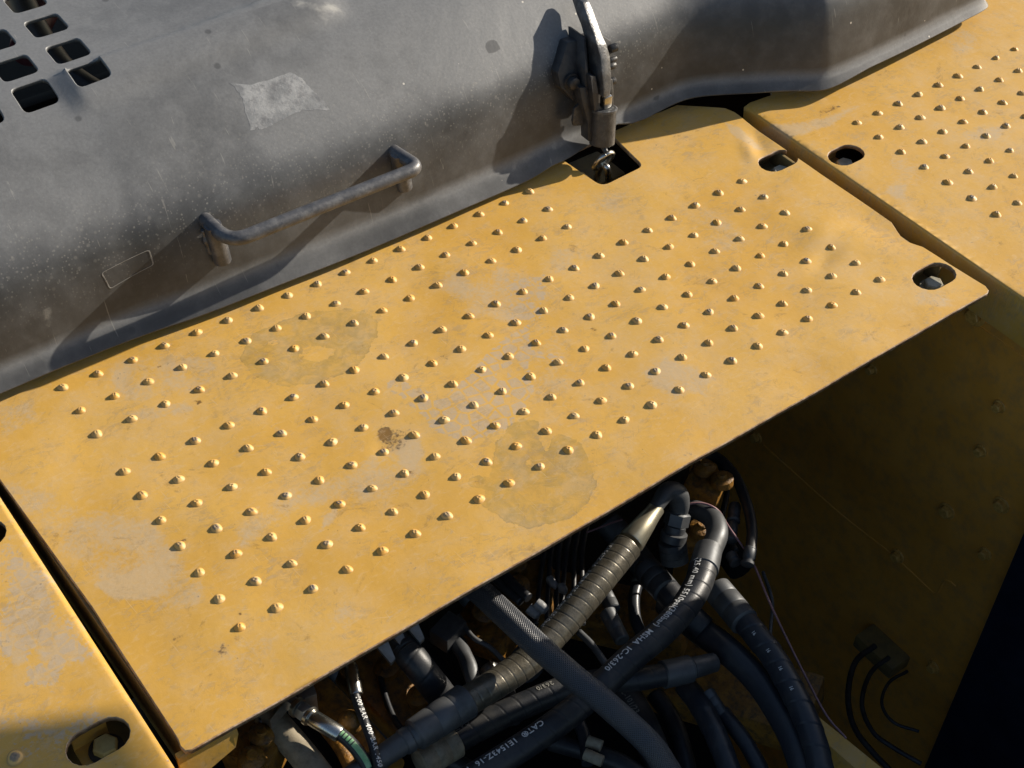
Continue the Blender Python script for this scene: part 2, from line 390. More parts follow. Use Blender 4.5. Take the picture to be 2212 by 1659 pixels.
def spiral(pitch, amp=0.035, hand=1, dp=0.045):
    def f(s, th):
        ph = (s/pitch - hand*th/(2*np.pi)) % 1.0
        g = 0.00045/pitch
        return 1.0 + amp*0.45*(ph - 0.5) - dp*np.exp(-((ph-g)/g)**2) - dp*np.exp(-((ph-1.0-g)/g)**2)
    return f
def lettering(name, text, path, d0, theta0, size, mt, parent, reverse=False, lift=0.0003, bold=True):
    cu = bpy.data.curves.new(name, 'FONT'); cu.body = text; cu.size = size; cu.space_character = 1.08
    cu.offset = size*0.018 if bold else 0.0; cu.resolution_u = 2
    tmp = bpy.data.objects.new('tmp', cu); COL.objects.link(tmp)
    me = bpy.data.meshes.new_from_object(tmp); bpy.data.objects.remove(tmp); bpy.data.curves.remove(cu)
    bm = bmesh.new(); bm.from_mesh(me); bmesh.ops.triangulate(bm, faces=bm.faces)
    sg = -1 if reverse else 1
    for v in bm.verts:
        c, t, N, B, r = path.at(d0 + sg*v.co.x)
        th = theta0 - sg*v.co.y/r
        rr = r*1.02 + lift
        v.co = Vector(c + rr*(math.cos(th)*N + math.sin(th)*B))
    me2 = bpy.data.meshes.new(name); bm.to_mesh(me2); bm.free(); bpy.data.meshes.remove(me)
    return link_mesh(name, me2, mt, parent)

# ---- flat or folded sheet metal, cut with real holes, from a 2-D outline
def in_poly(pts, poly):
    x, y = pts[:, 0], pts[:, 1]; ins = np.zeros(len(pts), bool); n = len(poly); j = n-1
    for i in range(n):
        xi, yi = poly[i]; xj, yj = poly[j]
        c = ((yi > y) != (yj > y)) & (x < (xj-xi)*(y-yi)/((yj-yi) if yj != yi else 1e-12)+xi)
        ins ^= c; j = i
    return ins
def poly_dist(pts, poly, closed=True):
    d = np.full(len(pts), 1e9); n = len(poly)
    for i in range(n if closed else n-1):
        a = np.array(poly[i]); b_ = np.array(poly[(i+1) % n]); e = b_-a; L = max(e @ e, 1e-14)
        t = np.clip(((pts-a) @ e)/L, 0, 1); q = a + t[:, None]*e
        d = np.minimum(d, np.hypot(*(pts-q).T))
    return d
def densify(poly, step):
    out = []
    for i in range(len(poly)):
        a = np.array(poly[i], float); b_ = np.array(poly[(i+1) % len(poly)], float)
        k = max(1, int(np.hypot(*(b_-a))/step))
        for q in range(k): out.append(a+(b_-a)*q/k)
    return out
def round_poly(poly, r, seg=5):
    out = []; n = len(poly)
    for i in range(n):
        p = np.array(poly[i], float); a = np.array(poly[i-1], float)-p; b_ = np.array(poly[(i+1) % n], float)-p
        la, lb = np.hypot(*a), np.hypot(*b_); rr = min(r if np.isscalar(r) else r[i], la*0.49, lb*0.49)
        if rr < 1e-5: out.append(p); continue
        p1 = p+a/la*rr; p2 = p+b_/lb*rr
        for q in range(seg+1):
            t = q/seg; out.append((1-t)**2*p1+2*t*(1-t)*p+t*t*p2)
    return out
def sheet(name, outline, holes, mp, mats, parent=None, step=0.004, thick=0.004, chamfer=0.0006, attrs=None, extra=None, jitter=0.2):
    """mp maps (n,2) domain points to (n,3) world points"""
    rng = np.random.default_rng(5)
    loops = [densify(outline, step)]+[densify(h, step*0.7) for h in holes]
    vs_, es = [], []
    for lp in loops:
        b0 = len(vs_); vs_ += [tuple(p) for p in lp]
        es += [(b0+i, b0+(i+1) % len(lp)) for i in range(len(lp))]
    O = np.array(outline); lo, hi = O.min(0), O.max(0)
    gx, gy = np.meshgrid(np.arange(lo[0], hi[0], step), np.arange(lo[1], hi[1], step))
    g = np.stack([gx.ravel(), gy.ravel()], 1); g = g+(rng.random(g.shape)-0.5)*step*jitter
    if extra is not None: g = np.vstack([g, extra])
    ok = in_poly(g, outline) & (poly_dist(g, outline) > step*0.45)
    for h in holes: ok &= ~(in_poly(g, h) | (poly_dist(g, h) < step*0.4))
    vs_ += [tuple(p) for p in g[ok]]
    r = delaunay_2d_cdt([Vector(v) for v in vs_], es, [], 0, 1e-7)
    V2 = np.array([(v.x, v.y) for v in r[0]]); F = np.array([f for f in r[2] if len(f) == 3])
    cen = V2[F].mean(1); keep = in_poly(cen, outline)
    for h in holes: keep &= ~in_poly(cen, h)
    F = F[keep]
    e1 = V2[F[:, 1]]-V2[F[:, 0]]; e2 = V2[F[:, 2]]-V2[F[:, 0]]; neg = (e1[:, 0]*e2[:, 1]-e1[:, 1]*e2[:, 0]) < 0
    F[neg] = F[neg][:, ::-1]
    V3 = mp(V2)
    fn = np.cross(V3[F[:, 1]]-V3[F[:, 0]], V3[F[:, 2]]-V3[F[:, 0]])
    N = np.zeros_like(V3)
    for k in range(3): np.add.at(N, F[:, k], fn)
    N /= np.maximum(np.linalg.norm(N, axis=1), 1e-12)[:, None]
    cnt = {}
    for f in F.tolist():
        for k in range(3):
            a, b_ = f[k], f[(k+1) % 3]; cnt[(a, b_)] = 1
    bd = [(a, b_) for (a, b_) in cnt if (b_, a) not in cnt]
    nv = len(V3); out_n = {}
    for a, b_ in bd:
        e = V3[b_]-V3[a]; o = np.cross(e, N[a]); o /= max(np.linalg.norm(o), 1e-12)
        for v in (a, b_): out_n.setdefault(v, []).append(o)
    bi = sorted(out_n); ring = {v: i for i, v in enumerate(bi)}; nb = len(bi)
    on = np.array([np.sum(out_n[v], 0) for v in bi]); on /= np.maximum(np.linalg.norm(on, axis=1), 1e-9)[:, None]
    T = V3[bi]; Nn = N[bi]
    A = T.copy(); B1 = T+on*chamfer-Nn*chamfer; B2 = B1.copy(); C1 = B1-Nn*(thick-chamfer)
    allv = np.vstack([V3, A, B1, B2, C1, V3-N*thick])
    fs = F.tolist(); mi = [0]*len(fs)
    fs += [[a+nv+4*nb, c+nv+4*nb, b_+nv+4*nb] for a, b_, c in F.tolist()]; mi += [0]*len(F)
    for a, b_ in bd:
        i, j = ring[a], ring[b_]
        fs.append([nv+j, nv+i, nv+nb+i, nv+nb+j]); fs.append([nv+2*nb+j, nv+2*nb+i, nv+3*nb+i, nv+3*nb+j]); mi += [1, 1]
        fs.append([nv+3*nb+j, nv+3*nb+i, nv+4*nb+a, nv+4*nb+b_]); mi += [1]
    me = bpy.data.meshes.new(name); me.from_pydata(allv.tolist(), [], fs); smooth(me)
    mats = mats if isinstance(mats, (list, tuple)) else [mats, mats]
    me.polygons.foreach_set('material_index', mi)
    if attrs:
        dom = np.vstack([V2, V2[bi], V2[bi], V2[bi], V2[bi], V2])
        for nm, fun in attrs.items():
            at = me.attributes.new(nm, 'FLOAT', 'POINT'); at.data.foreach_set('value', fun(dom).astype(np.float32))
    me.update()
    return link_mesh(name, me, list(mats), parent)
def soft_polys(polys):
    """[(world polygon, value, softness in metres)] -> function of domain points, maximum of all"""
    def f(p):
        out = np.zeros(len(p))
        for poly, val, soft in polys:
            P = np.array(poly); c = P.mean(0); R_ = np.hypot(*(P-c).T).max()+soft*2
            near = np.hypot(*(p-c).T) < R_
            if not near.any(): continue
            q = p[near]; d = poly_dist(q, poly); d = np.where(in_poly(q, poly), d, -d)
            w = np.clip(0.5+d/(2*soft), 0, 1); w = w*w*(3-2*w)*val
            out[near] = np.maximum(out[near], w)
        return out
    return f
def W(pts, z=0.0):
    return [U(a, b_, z)[:2] for a, b_ in pts]
def ell(cx, cy, rx, ry, ang=0.0, n=14):
    """ellipse given in the measuring grid"""
    a = math.radians(ang)
    return W([(cx+rx*math.cos(t)*math.cos(a)-ry*math.sin(t)*math.sin(a), cy+rx*math.cos(t)*math.sin(a)+ry*math.sin(t)*math.cos(a)) for t in np.linspace(0, 2*math.pi, n, endpoint=False)])

# ================================================================ setting
ground = mesh_py('ground', [(-40, -40, -1.7), (40, -40, -1.7), (40, 40, -1.7), (-40, 40, -1.7)], [(0, 1, 2, 3)], M['ground'])
tag(ground, kind='structure')
def panel(name, c, size, mt, kind='structure', label=None, cat=None, parent=None, rot=None, bev=0.002):
    o = box(name, c, size, mt, parent, rot, bev)
    if kind: tag(o, kind=kind)
    if label: tag(o, label, cat)
    return o
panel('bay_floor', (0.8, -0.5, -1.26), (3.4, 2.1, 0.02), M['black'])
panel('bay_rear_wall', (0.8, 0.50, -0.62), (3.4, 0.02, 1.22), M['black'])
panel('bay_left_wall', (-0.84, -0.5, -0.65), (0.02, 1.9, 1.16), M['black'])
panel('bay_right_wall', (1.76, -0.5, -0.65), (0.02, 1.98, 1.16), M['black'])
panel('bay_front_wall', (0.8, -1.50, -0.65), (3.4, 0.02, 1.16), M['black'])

# ================================================================ walkway plate
OUT_MAIN = [(-0.0985, 0.05)]+W([(0, 1035), (200, 1310), (386, 1597), (391, 1612), (401, 1621.5), (414, 1619.5), (737, 1434.5), (1060, 1248), (1307, 1105.5), (1474, 1008), (1874, 780.5), (2122, 637), (2133, 631), (2135, 625), (2128, 616),
             (2050, 569), (1994, 532.5), (1978, 527), (1962, 521), (1945, 507), (1925, 478), (1850, 428), (1774, 377.5), (1680, 310), (1612, 261), (1598, 250), (1586, 242), (1566, 234)])+[(0.815, 0.036)]
HOLE_SQ = round_poly(W([(1207, 340), (1318, 287), (1391, 359), (1301, 403)]), [0.004, 0.004, 0.010, 0.012])
def slot(pts_l, n=8):
    """slot from the measured extremes: left, right centre, half width px"""
    return W(pts_l)
def oval(cx, cy, hx, hy):
    """obround in world axes (long along x)"""
    out = []
    for s_, a0 in ((1, -90), (-1, 90)):
        for k in range(9):
            a = math.radians(a0+k*22.5); out.append((cx+s_*(hx-hy)+hy*math.cos(a), cy+hy*math.sin(a)))
    return out
SLOTS_MAIN = [(0.8385, -0.1175, 0.0265, 0.0165), (0.8315, -0.3665, 0.0275, 0.0170)]
holes_main = [HOLE_SQ]+[oval(*s_) for s_ in SLOTS_MAIN]

def gz(p, c, r, h, ang=0.0, asp=1.0):
    d = p-np.array(c); a = math.radians(ang)
    u = d[:, 0]*math.cos(a)+d[:, 1]*math.sin(a); v = -d[:, 0]*math.sin(a)+d[:, 1]*math.cos(a)
    return h*np.exp(-(u/r)**2-(v/(r*asp))**2)
RNG = np.random.default_rng(3)
def main_map(p):
    z = np.zeros(len(p))
    z += gz(p, U(1618, 325)[:2], 0.026, 0.0017, 60, 0.35) - gz(p, U(1640, 305)[:2], 0.03, 0.002, 60, 0.4)
    z += -gz(p, U(1780, 560)[:2], 0.028, 0.0021, 20, 0.4) + gz(p, U(1770, 505)[:2], 0.03, 0.0016, 10, 0.5)
    z += -gz(p, U(1930, 500)[:2], 0.05, 0.0022, -70, 0.5) + gz(p, U(1690, 430)[:2], 0.05, 0.0015, 20, 0.5)
    z += gz(p, U(1440, 260)[:2], 0.05, 0.0015, -40, 0.25)
    z += 0.0006*np.sin(p[:, 0]*23+1)*np.sin(p[:, 1]*19) + 0.0004*np.sin(p[:, 0]*51+2)*np.sin(p[:, 1]*37+1)
    z += -gz(p, U(828, 965)[:2], 0.012, 0.0012)
    return np.column_stack([p, z])
DUST = soft_polys([
 (W([(205, 1085), (330, 1130), (395, 1205), (445, 1268), (430, 1300), (355, 1319), (285, 1300), (190, 1230), (125, 1190), (150, 1120)]), 0.62, 0.010),
 (W([(205, 1262), (270, 1238), (322, 1212), (372, 1220), (365, 1285), (300, 1300), (245, 1295)]), 0.95, 0.004),
 (W([(232, 800), (265, 770), (330, 758), (375, 770), (470, 775), (455, 830), (380, 850), (300, 870), (240, 850)]), 0.50, 0.008),
 (W([(225, 893), (310, 880), (400, 868), (420, 885), (330, 908)]), 0.62, 0.004),
 (W([(388, 780), (412, 770), (455, 772), (468, 795), (440, 812), (400, 800)]), 0.75, 0.003),
 (W([(850, 965), (900, 930), (921, 1000), (905, 1045), (860, 1075), (740, 1085), (640, 1110), (520, 1190), (500, 1150), (590, 1085), (700, 1030), (790, 985)]), 0.58, 0.012),
 (W([(862, 950), (905, 935), (918, 985), (890, 1020), (855, 1000)]), 0.95, 0.005),
 (W([(1392, 800), (1440, 775), (1500, 790), (1538, 820), (1520, 850), (1460, 860), (1410, 835)]), 0.85, 0.010),
 (W([(1480, 470), (1530, 455), (1580, 470), (1640, 520), (1600, 560), (1540, 540)]), 0.40, 0.018),
 (W([(930, 590), (1050, 570), (1180, 590), (1190, 650), (1100, 700), (1000, 680)]), 0.55, 0.014),
 (W([(1170, 560), (1220, 530), (1290, 540), (1280, 570), (1200, 590)]), 0.45, 0.008),
 (W([(690, 1320), (740, 1300), (780, 1330), (750, 1370), (700, 1350)]), 0.45, 0.010),
 (W([(0, 1050), (110, 1040), (180, 1100), (110, 1160), (60, 1110)]), 0.50, 0.02),
 (W([(0, 880), (70, 865), (90, 910), (0, 945)]), 0.62, 0.006),
 (W([(700, 1110), (735, 1090), (720, 1130), (690, 1150)]), 0.8, 0.003),
 (W([(1180, 640), (1250, 780), (1210, 860), (1120, 880), (1090, 760)]), 0.42, 0.02),
 (W([(1560, 260), (1600, 275), (1650, 320), (1630, 320), (1580, 290)]), 0.85, 0.003),
 (W([(1990, 620), (2060, 640), (2050, 670), (1980, 660)]), 0.5, 0.008),
 (W([(430, 1390), (560, 1370), (600, 1400), (520, 1440), (440, 1430)]), 0.45, 0.012),
 (W([(1300, 380), (1360, 420), (1330, 470), (1270, 440)]), 0.45, 0.012),
])
OIL = soft_polys([
 (W([(520, 772), (548, 722), (600, 700), (660, 676), (735, 668), (785, 672), (814, 692), (812, 726), (775, 785), (740, 806), (690, 826), (610, 836), (545, 812)]), 0.85, 0.009),
 (W([(1062, 1010), (1072, 960), (1098, 925), (1130, 905), (1160, 912), (1172, 945), (1180, 925), (1200, 935), (1250, 955), (1280, 1010), (1284, 1050), (1262, 1092), (1222, 1120), (1140, 1139), (1085, 1120), (1040, 1090)]), 0.85, 0.009),
 (ell(1035, 1042, 26, 14), 0.70, 0.002),
])
OILH = soft_polys([(W([(615, 758), (650, 742), (705, 738), (735, 752), (728, 778), (690, 790), (650, 785)]), 0.55, 0.012), (W([(1168, 925), (1182, 915), (1196, 930), (1188, 975), (1176, 985), (1165, 950)]), 0.8, 0.005), (W([(1120, 985), (1150, 975), (1165, 1000), (1150, 1025), (1120, 1015)]), 0.5, 0.010), (W([(560, 740), (600, 725), (610, 745), (575, 760)]), 0.5, 0.008)])
OILX = lambda p: OIL(p)-OILH(p)
TREAD = soft_polys([
 (W([(1060, 750), (1145, 700), (1152, 860), (1100, 925), (1010, 955), (950, 935), (900, 890), (835, 835), (850, 815), (960, 860), (1020, 800)]), 0.8, 0.006),
 (W([(1085, 600), (1175, 590), (1180, 690), (1110, 700)]), 0.6, 0.008),
 (W([(1150, 755), (1215, 770), (1210, 785), (1150, 770)]), 0.8, 0.003),
])
DIRT = soft_polys([
 (ell(830, 938, 17, 14, -30), 0.95, 0.004), (ell(850, 950, 40, 22, -15), 0.42, 0.012), (ell(828, 972, 16, 9), 0.5, 0.003),
 (ell(429, 868, 9, 5), 0.7, 0.002), (ell(414, 980, 10, 4), 0.5, 0.002), (ell(432, 910, 12, 8), 0.35, 0.005),
 (ell(478, 1405, 30, 12, -40), 0.55, 0.010), (ell(498, 1385, 14, 6, -20), 0.45, 0.005), (ell(1035, 1042, 14, 8), 0.5, 0.003),
 (ell(397, 1168, 8, 4), 0.9, 0.0015), (ell(1282, 711, 7, 4), 0.75, 0.0015), (ell(1285, 722, 10, 4), 0.5, 0.002), (ell(957, 767, 16, 9), 0.4, 0.006),
 (ell(345, 792, 5, 3), 0.7, 0.001), (ell(2022, 662, 10, 14, -30), 0.35, 0.006), (ell(2100, 640, 10, 6, 30), 0.35, 0.005),
 (ell(519, 1325, 4, 9), 0.6, 0.002), (ell(600, 1530, 60, 14, -30), 0.28, 0.012), (ell(375, 1525, 5, 4), 0.7, 0.002),
 (ell(1025, 595, 10, 6), 0.4, 0.003), (ell(1110, 1140, 7, 4, 20), 0.5, 0.002), (ell(1175, 1103, 8, 4, 20), 0.7, 0.002), (ell(927, 686, 8, 4), 0.35, 0.003),
 (ell(700, 726, 9, 8), 0.95, 0.001), (ell(885, 1020, 10, 3, 10), 0.7, 0.001), (ell(1745, 580, 8, 3, 20), 0.5, 0.002), (ell(640, 1530, 6, 4), 0.7, 0.002),
 (ell(800, 960, 50, 30, -20), 0.22, 0.015), (ell(380, 1380, 14, 5, 10), 0.4, 0.003),
])
main = sheet('walkway_plate', OUT_MAIN, holes_main, main_map, [M['plate'], M['edge']], step=0.0032, thick=0.005, chamfer=0.0008,
             attrs=dict(dust=DUST, oil=OILX, tread=TREAD, dirt=DIRT))
tag(main, 'long dusty yellow walkway plate with rows of raised studs beside the grey hood', 'step plate')

# one stud mesh, shared by every stud
def stud_mesh(name, seed):
    rg = random.Random(seed)
    bm = bmesh.new(); prof = [(0.0064, -0.0003), (0.0056, 0.00025), (0.0049, 0.0009), (0.0040, 0.0018), (0.0029, 0.0027), (0.0020, 0.0033), (0.0013, 0.0034), (0.0007, 0.0030)]
    n = 20; rings = []
    ph = [rg.uniform(0, 6.28) for _ in range(3)]
    for (r, z) in prof:
        rg_ = []
        for k in range(n):
            a = 2*math.pi*k/n; w = 1+0.06*math.sin(2*a+ph[0])+0.04*math.sin(3*a+ph[1])
            rg_.append(bm.verts.new((r*w*math.cos(a), r*w*math.sin(a), z+0.00018*math.sin(4*a+ph[2])*(z > 0.002))))
        rings.append(rg_)
    for i in range(len(rings)-1):
        for k in range(n): bm.faces.new((rings[i][k], rings[i][(k+1) % n], rings[i+1][(k+1) % n], rings[i+1][k]))
    bm.faces.new(rings[-1])
    me = bpy.data.meshes.new(name); bm.to_mesh(me); bm.free(); smooth(me); me.materials.append(M['stud']); return me
b = MB('stud_paint')
n1 = b.noise(500.0, 4, 0.65); pos = _n(b.nt, 'ShaderNodeSeparateXYZ'); b.link(b.obj, pos.inputs[0])
oi = _n(b.nt, 'ShaderNodeObjectInfo')
top = b.ramp(b.math('ADD', b.math('ADD', pos.outputs[2], b.math('MULTIPLY', b.math('SUBTRACT', n1, 0.5), 0.0022)), b.math('MULTIPLY', oi.outputs['Random'], 0.0008)), 0.0026, 0.0034)
c0 = b.mix(oi.outputs['Random'], (0.72, 0.37, 0.06), (0.74, 0.47, 0.16))
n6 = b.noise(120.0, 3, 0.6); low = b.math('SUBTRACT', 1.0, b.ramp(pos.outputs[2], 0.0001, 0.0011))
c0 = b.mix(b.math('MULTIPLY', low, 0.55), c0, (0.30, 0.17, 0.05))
rr = b.math('FRACT', b.math('MULTIPLY', oi.outputs['Random'], 7.31)); rub = b.ramp(b.math('ADD', rr, b.math('MULTIPLY', n6, 0.4)), 0.45, 1.25)
M['stud'] = b.out(b.mix(b.math('MULTIPLY', top, b.math('ADD', 0.25, b.math('MULTIPLY', rub, 0.65))), c0, b.mix(rub, (0.36, 0.26, 0.15), (0.20, 0.17, 0.14))), 0.52, 0.0, b.bump(n1, 0.3, 0.0004), 0.5)
STUDS = [stud_mesh('stud', s_) for s_ in range(4)]
def put_stud(x, y, z, parent):
    o = bpy.data.objects.new('stud', random.choice(STUDS)); COL.objects.link(o); o.parent = parent
    o.location = (x, y, z); o.rotation_euler = (0, 0, random.uniform(0, 6.28)); k = random.uniform(0.84, 0.97); o.scale = (k, k, random.uniform(0.82, 1.05))
    return o
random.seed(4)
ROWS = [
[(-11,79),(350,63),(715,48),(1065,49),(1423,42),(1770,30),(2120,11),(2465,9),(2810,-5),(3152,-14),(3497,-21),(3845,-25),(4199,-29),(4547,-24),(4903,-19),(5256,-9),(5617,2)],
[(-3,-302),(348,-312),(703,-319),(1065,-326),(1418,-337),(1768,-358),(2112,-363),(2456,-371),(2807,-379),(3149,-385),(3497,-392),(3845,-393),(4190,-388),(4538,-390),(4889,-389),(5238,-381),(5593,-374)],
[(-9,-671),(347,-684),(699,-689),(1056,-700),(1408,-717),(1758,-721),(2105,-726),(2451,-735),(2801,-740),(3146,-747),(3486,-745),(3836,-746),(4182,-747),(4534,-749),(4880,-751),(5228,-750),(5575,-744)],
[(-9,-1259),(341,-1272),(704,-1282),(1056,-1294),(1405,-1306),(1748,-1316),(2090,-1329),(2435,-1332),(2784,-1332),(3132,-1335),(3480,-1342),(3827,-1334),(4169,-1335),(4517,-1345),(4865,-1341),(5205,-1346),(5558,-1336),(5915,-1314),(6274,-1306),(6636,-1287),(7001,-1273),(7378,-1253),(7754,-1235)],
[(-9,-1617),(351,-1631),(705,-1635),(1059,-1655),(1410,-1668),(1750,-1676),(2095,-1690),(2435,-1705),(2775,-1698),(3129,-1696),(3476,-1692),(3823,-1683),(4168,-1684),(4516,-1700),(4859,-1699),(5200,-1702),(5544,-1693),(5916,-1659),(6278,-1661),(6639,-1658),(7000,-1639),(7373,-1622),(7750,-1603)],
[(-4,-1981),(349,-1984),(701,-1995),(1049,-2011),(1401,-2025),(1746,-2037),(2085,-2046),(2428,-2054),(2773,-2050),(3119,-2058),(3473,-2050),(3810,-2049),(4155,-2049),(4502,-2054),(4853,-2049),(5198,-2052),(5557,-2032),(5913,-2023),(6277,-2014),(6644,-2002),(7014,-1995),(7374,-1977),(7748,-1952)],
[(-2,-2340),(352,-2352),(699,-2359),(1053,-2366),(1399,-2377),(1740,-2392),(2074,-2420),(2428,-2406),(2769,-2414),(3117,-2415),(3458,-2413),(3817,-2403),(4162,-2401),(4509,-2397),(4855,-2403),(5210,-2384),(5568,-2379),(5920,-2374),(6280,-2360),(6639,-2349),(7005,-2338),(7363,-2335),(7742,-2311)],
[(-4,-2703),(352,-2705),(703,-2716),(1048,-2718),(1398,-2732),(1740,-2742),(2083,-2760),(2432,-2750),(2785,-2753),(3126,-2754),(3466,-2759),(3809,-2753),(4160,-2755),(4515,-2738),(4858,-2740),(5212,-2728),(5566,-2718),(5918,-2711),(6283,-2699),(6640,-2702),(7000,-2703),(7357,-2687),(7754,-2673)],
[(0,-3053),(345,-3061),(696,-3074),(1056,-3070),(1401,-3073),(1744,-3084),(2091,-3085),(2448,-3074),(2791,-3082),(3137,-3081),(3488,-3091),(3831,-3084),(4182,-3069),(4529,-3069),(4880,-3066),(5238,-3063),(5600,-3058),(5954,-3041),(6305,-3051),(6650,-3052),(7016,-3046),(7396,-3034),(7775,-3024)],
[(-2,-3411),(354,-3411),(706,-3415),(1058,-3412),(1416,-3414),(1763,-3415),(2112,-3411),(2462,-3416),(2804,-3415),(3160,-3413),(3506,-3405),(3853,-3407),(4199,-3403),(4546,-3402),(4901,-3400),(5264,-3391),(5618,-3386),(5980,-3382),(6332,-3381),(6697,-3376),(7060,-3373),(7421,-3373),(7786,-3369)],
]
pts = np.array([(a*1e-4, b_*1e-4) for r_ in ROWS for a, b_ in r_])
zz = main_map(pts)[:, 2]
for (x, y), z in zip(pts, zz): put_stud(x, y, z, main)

# folded sheets: domain u along x, wraps down past the bend line
def fold_map(xb, side, r=0.006):
    """side -1: folds down where x < xb ; +1: where x > xb"""
    def f(p):
        s_ = np.maximum((p[:, 0]-xb)*side, 0.0); q = r*np.pi/2
        x = np.where(s_ <= 0, p[:, 0], np.where(s_ < q, xb+side*r*np.sin(np.minimum(s_, q)/r), xb+side*r))
        z = np.where(s_ <= 0, 0.0, np.where(s_ < q, -r*(1-np.cos(np.minimum(s_, q)/r)), -r-(s_-q)))
        z = z+0.0005*np.sin(p[:, 0]*17+2)*np.sin(p[:, 1]*15)*(s_ <= 0)
        return np.column_stack([x, p[:, 1], z])
    return f
def bend_pts(xb, side, y0, y1, r=0.006, step=0.004):
    g = []
    for k in range(0, 7):
        for y in np.arange(y0+step, y1-step/2, step): g.append((xb+side*r*math.pi/2*k/6, y))
    return np.array(g)
# ---- deck plate on the right
xd = 0.888
ya = U(1610, 240)[1]
deck_out = [(xd-0.062, -0.95), (1.75, -0.95), (1.75, 0.16), (0.99, 0.07)]+[tuple(q) for q in W([(1668, 205), (1620, 222)])]+[(xd-0.006, U(1597, 238)[1]+0.003), (xd-0.062, U(1597, 238)[1]-0.004)]
holes_deck = [oval(0.9120+0.0005, -0.156, 0.0245, 0.0165)]
DK_D = soft_polys([
 (W([(1610, 262), (1700, 268), (1780, 255), (1860, 225), (1800, 270), (1740, 292), (1670, 310), (1640, 300)]), 0.85, 0.006),
 (W([(1905, 395), (1960, 400), (1955, 430), (1910, 420)]), 0.75, 0.008), (W([(2060, 280), (2180, 270), (2160, 305), (2090, 300)]), 0.65, 0.010),
 (W([(2040, 65), (2120, 70), (2110, 110), (2060, 115)]), 0.6, 0.012), (W([(1860, 330), (2000, 330), (2060, 420), (1950, 400)]), 0.35, 0.03)])
DK_T = soft_polys([(ell(1790, 238, 26, 9, -20), 0.6, 0.006), (ell(2185, 78, 16, 8), 0.4, 0.006), (ell(1770, 297, 8, 4), 0.5, 0.003), (ell(2015, 620, 10, 3), 0.5, 0.002), (ell(1946, 432, 3, 2), 0.8, 0.001)])
zero = lambda p: np.zeros(len(p))
deck = sheet('deck_plate', deck_out, holes_deck, fold_map(xd-0.003, -1, 0.003), [M['plate'], M['edge']], step=0.006, thick=0.005, chamfer=0.0006,
             attrs=dict(dust=DK_D, oil=zero, tread=zero, dirt=DK_T), extra=bend_pts(xd-0.003, -1, -0.94, -0.02, 0.003))
tag(deck, 'right hand yellow deck plate with folded edge reaching out of frame to the right', 'step plate')
rows_deck = [9, 8, 7, 8, 7, 6, 5, 7]
for r_ in range(-1, 13):
    for c_ in range(0, 14):
        x = 0.972+c_*0.0366; y = -0.1165-r_*0.0362
        if r_ < 0: continue
        if r_ > 6 and c_ < 3+(r_-6)*0: continue
        if x > 1.60 or y < -0.56: continue
        put_stud(x, y, 0.0002, deck)

# ---- left plate
xl = -0.1105
left_out = [(-0.75, -0.432), (-0.122, -0.432), (xl, -0.428), (xl+0.045, -0.428), (xl+0.045, 0.045), (-0.75, 0.045)]
slot_l = (-0.1430, -0.3724, 0.0262, 0.0165)
hl2 = (-0.1405, -0.124, 0.0255, 0.0165)
LF_D = soft_polys([(W([(0, 1120), (60, 1200), (130, 1290), (190, 1390), (210, 1430), (150, 1440), (60, 1420), (0, 1440)]), 0.62, 0.02),
 (W([(10, 1400), (60, 1395), (60, 1430), (30, 1440)]), 0.9, 0.003), (W([(75, 1395), (140, 1390), (145, 1420), (90, 1430)]), 0.85, 0.003), (W([(60, 1440), (145, 1425), (120, 1480), (60, 1480)]), 0.8, 0.004),
 (W([(0, 1530), (150, 1520), (280, 1540), (200, 1620), (0, 1659)]), 0.5, 0.03)])
LF_T = soft_polys([(ell(115, 1519, 8, 5), 0.7, 0.002), (ell(110, 1532, 6, 4), 0.5, 0.002), (ell(85, 1641, 4, 4), 0.8, 0.001), (ell(310, 1625, 5, 4), 0.6, 0.001)])
left = sheet('landing_plate', left_out, [oval(*slot_l), oval(*hl2), ell(363, 1640, 3.2, 3.0, n=8)], fold_map(xl, 1, 0.006), [M['plate'], M['edge']], step=0.005, thick=0.005,
             attrs=dict(dust=LF_D, oil=zero, tread=LF_D, dirt=LF_T), extra=bend_pts(xl, 1, -0.427, 0.04, 0.006))
tag(left, 'left hand yellow plate with a bolt showing in its slotted hole, partly in shade', 'step plate')
p = U(33, 1637); put_stud(p[0], p[1], 0, left).scale = (1.15, 1.15, 0.8)

# ---- folded skirts that belong to the walkway plate (seen through both joints)
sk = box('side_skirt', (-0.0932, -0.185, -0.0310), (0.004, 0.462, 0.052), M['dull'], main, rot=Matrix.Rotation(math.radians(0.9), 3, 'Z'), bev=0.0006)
sk2 = box('side_skirt', (0.8575, -0.19, -0.0310), (0.004, 0.33, 0.050), M['dull'], main, bev=0.001)

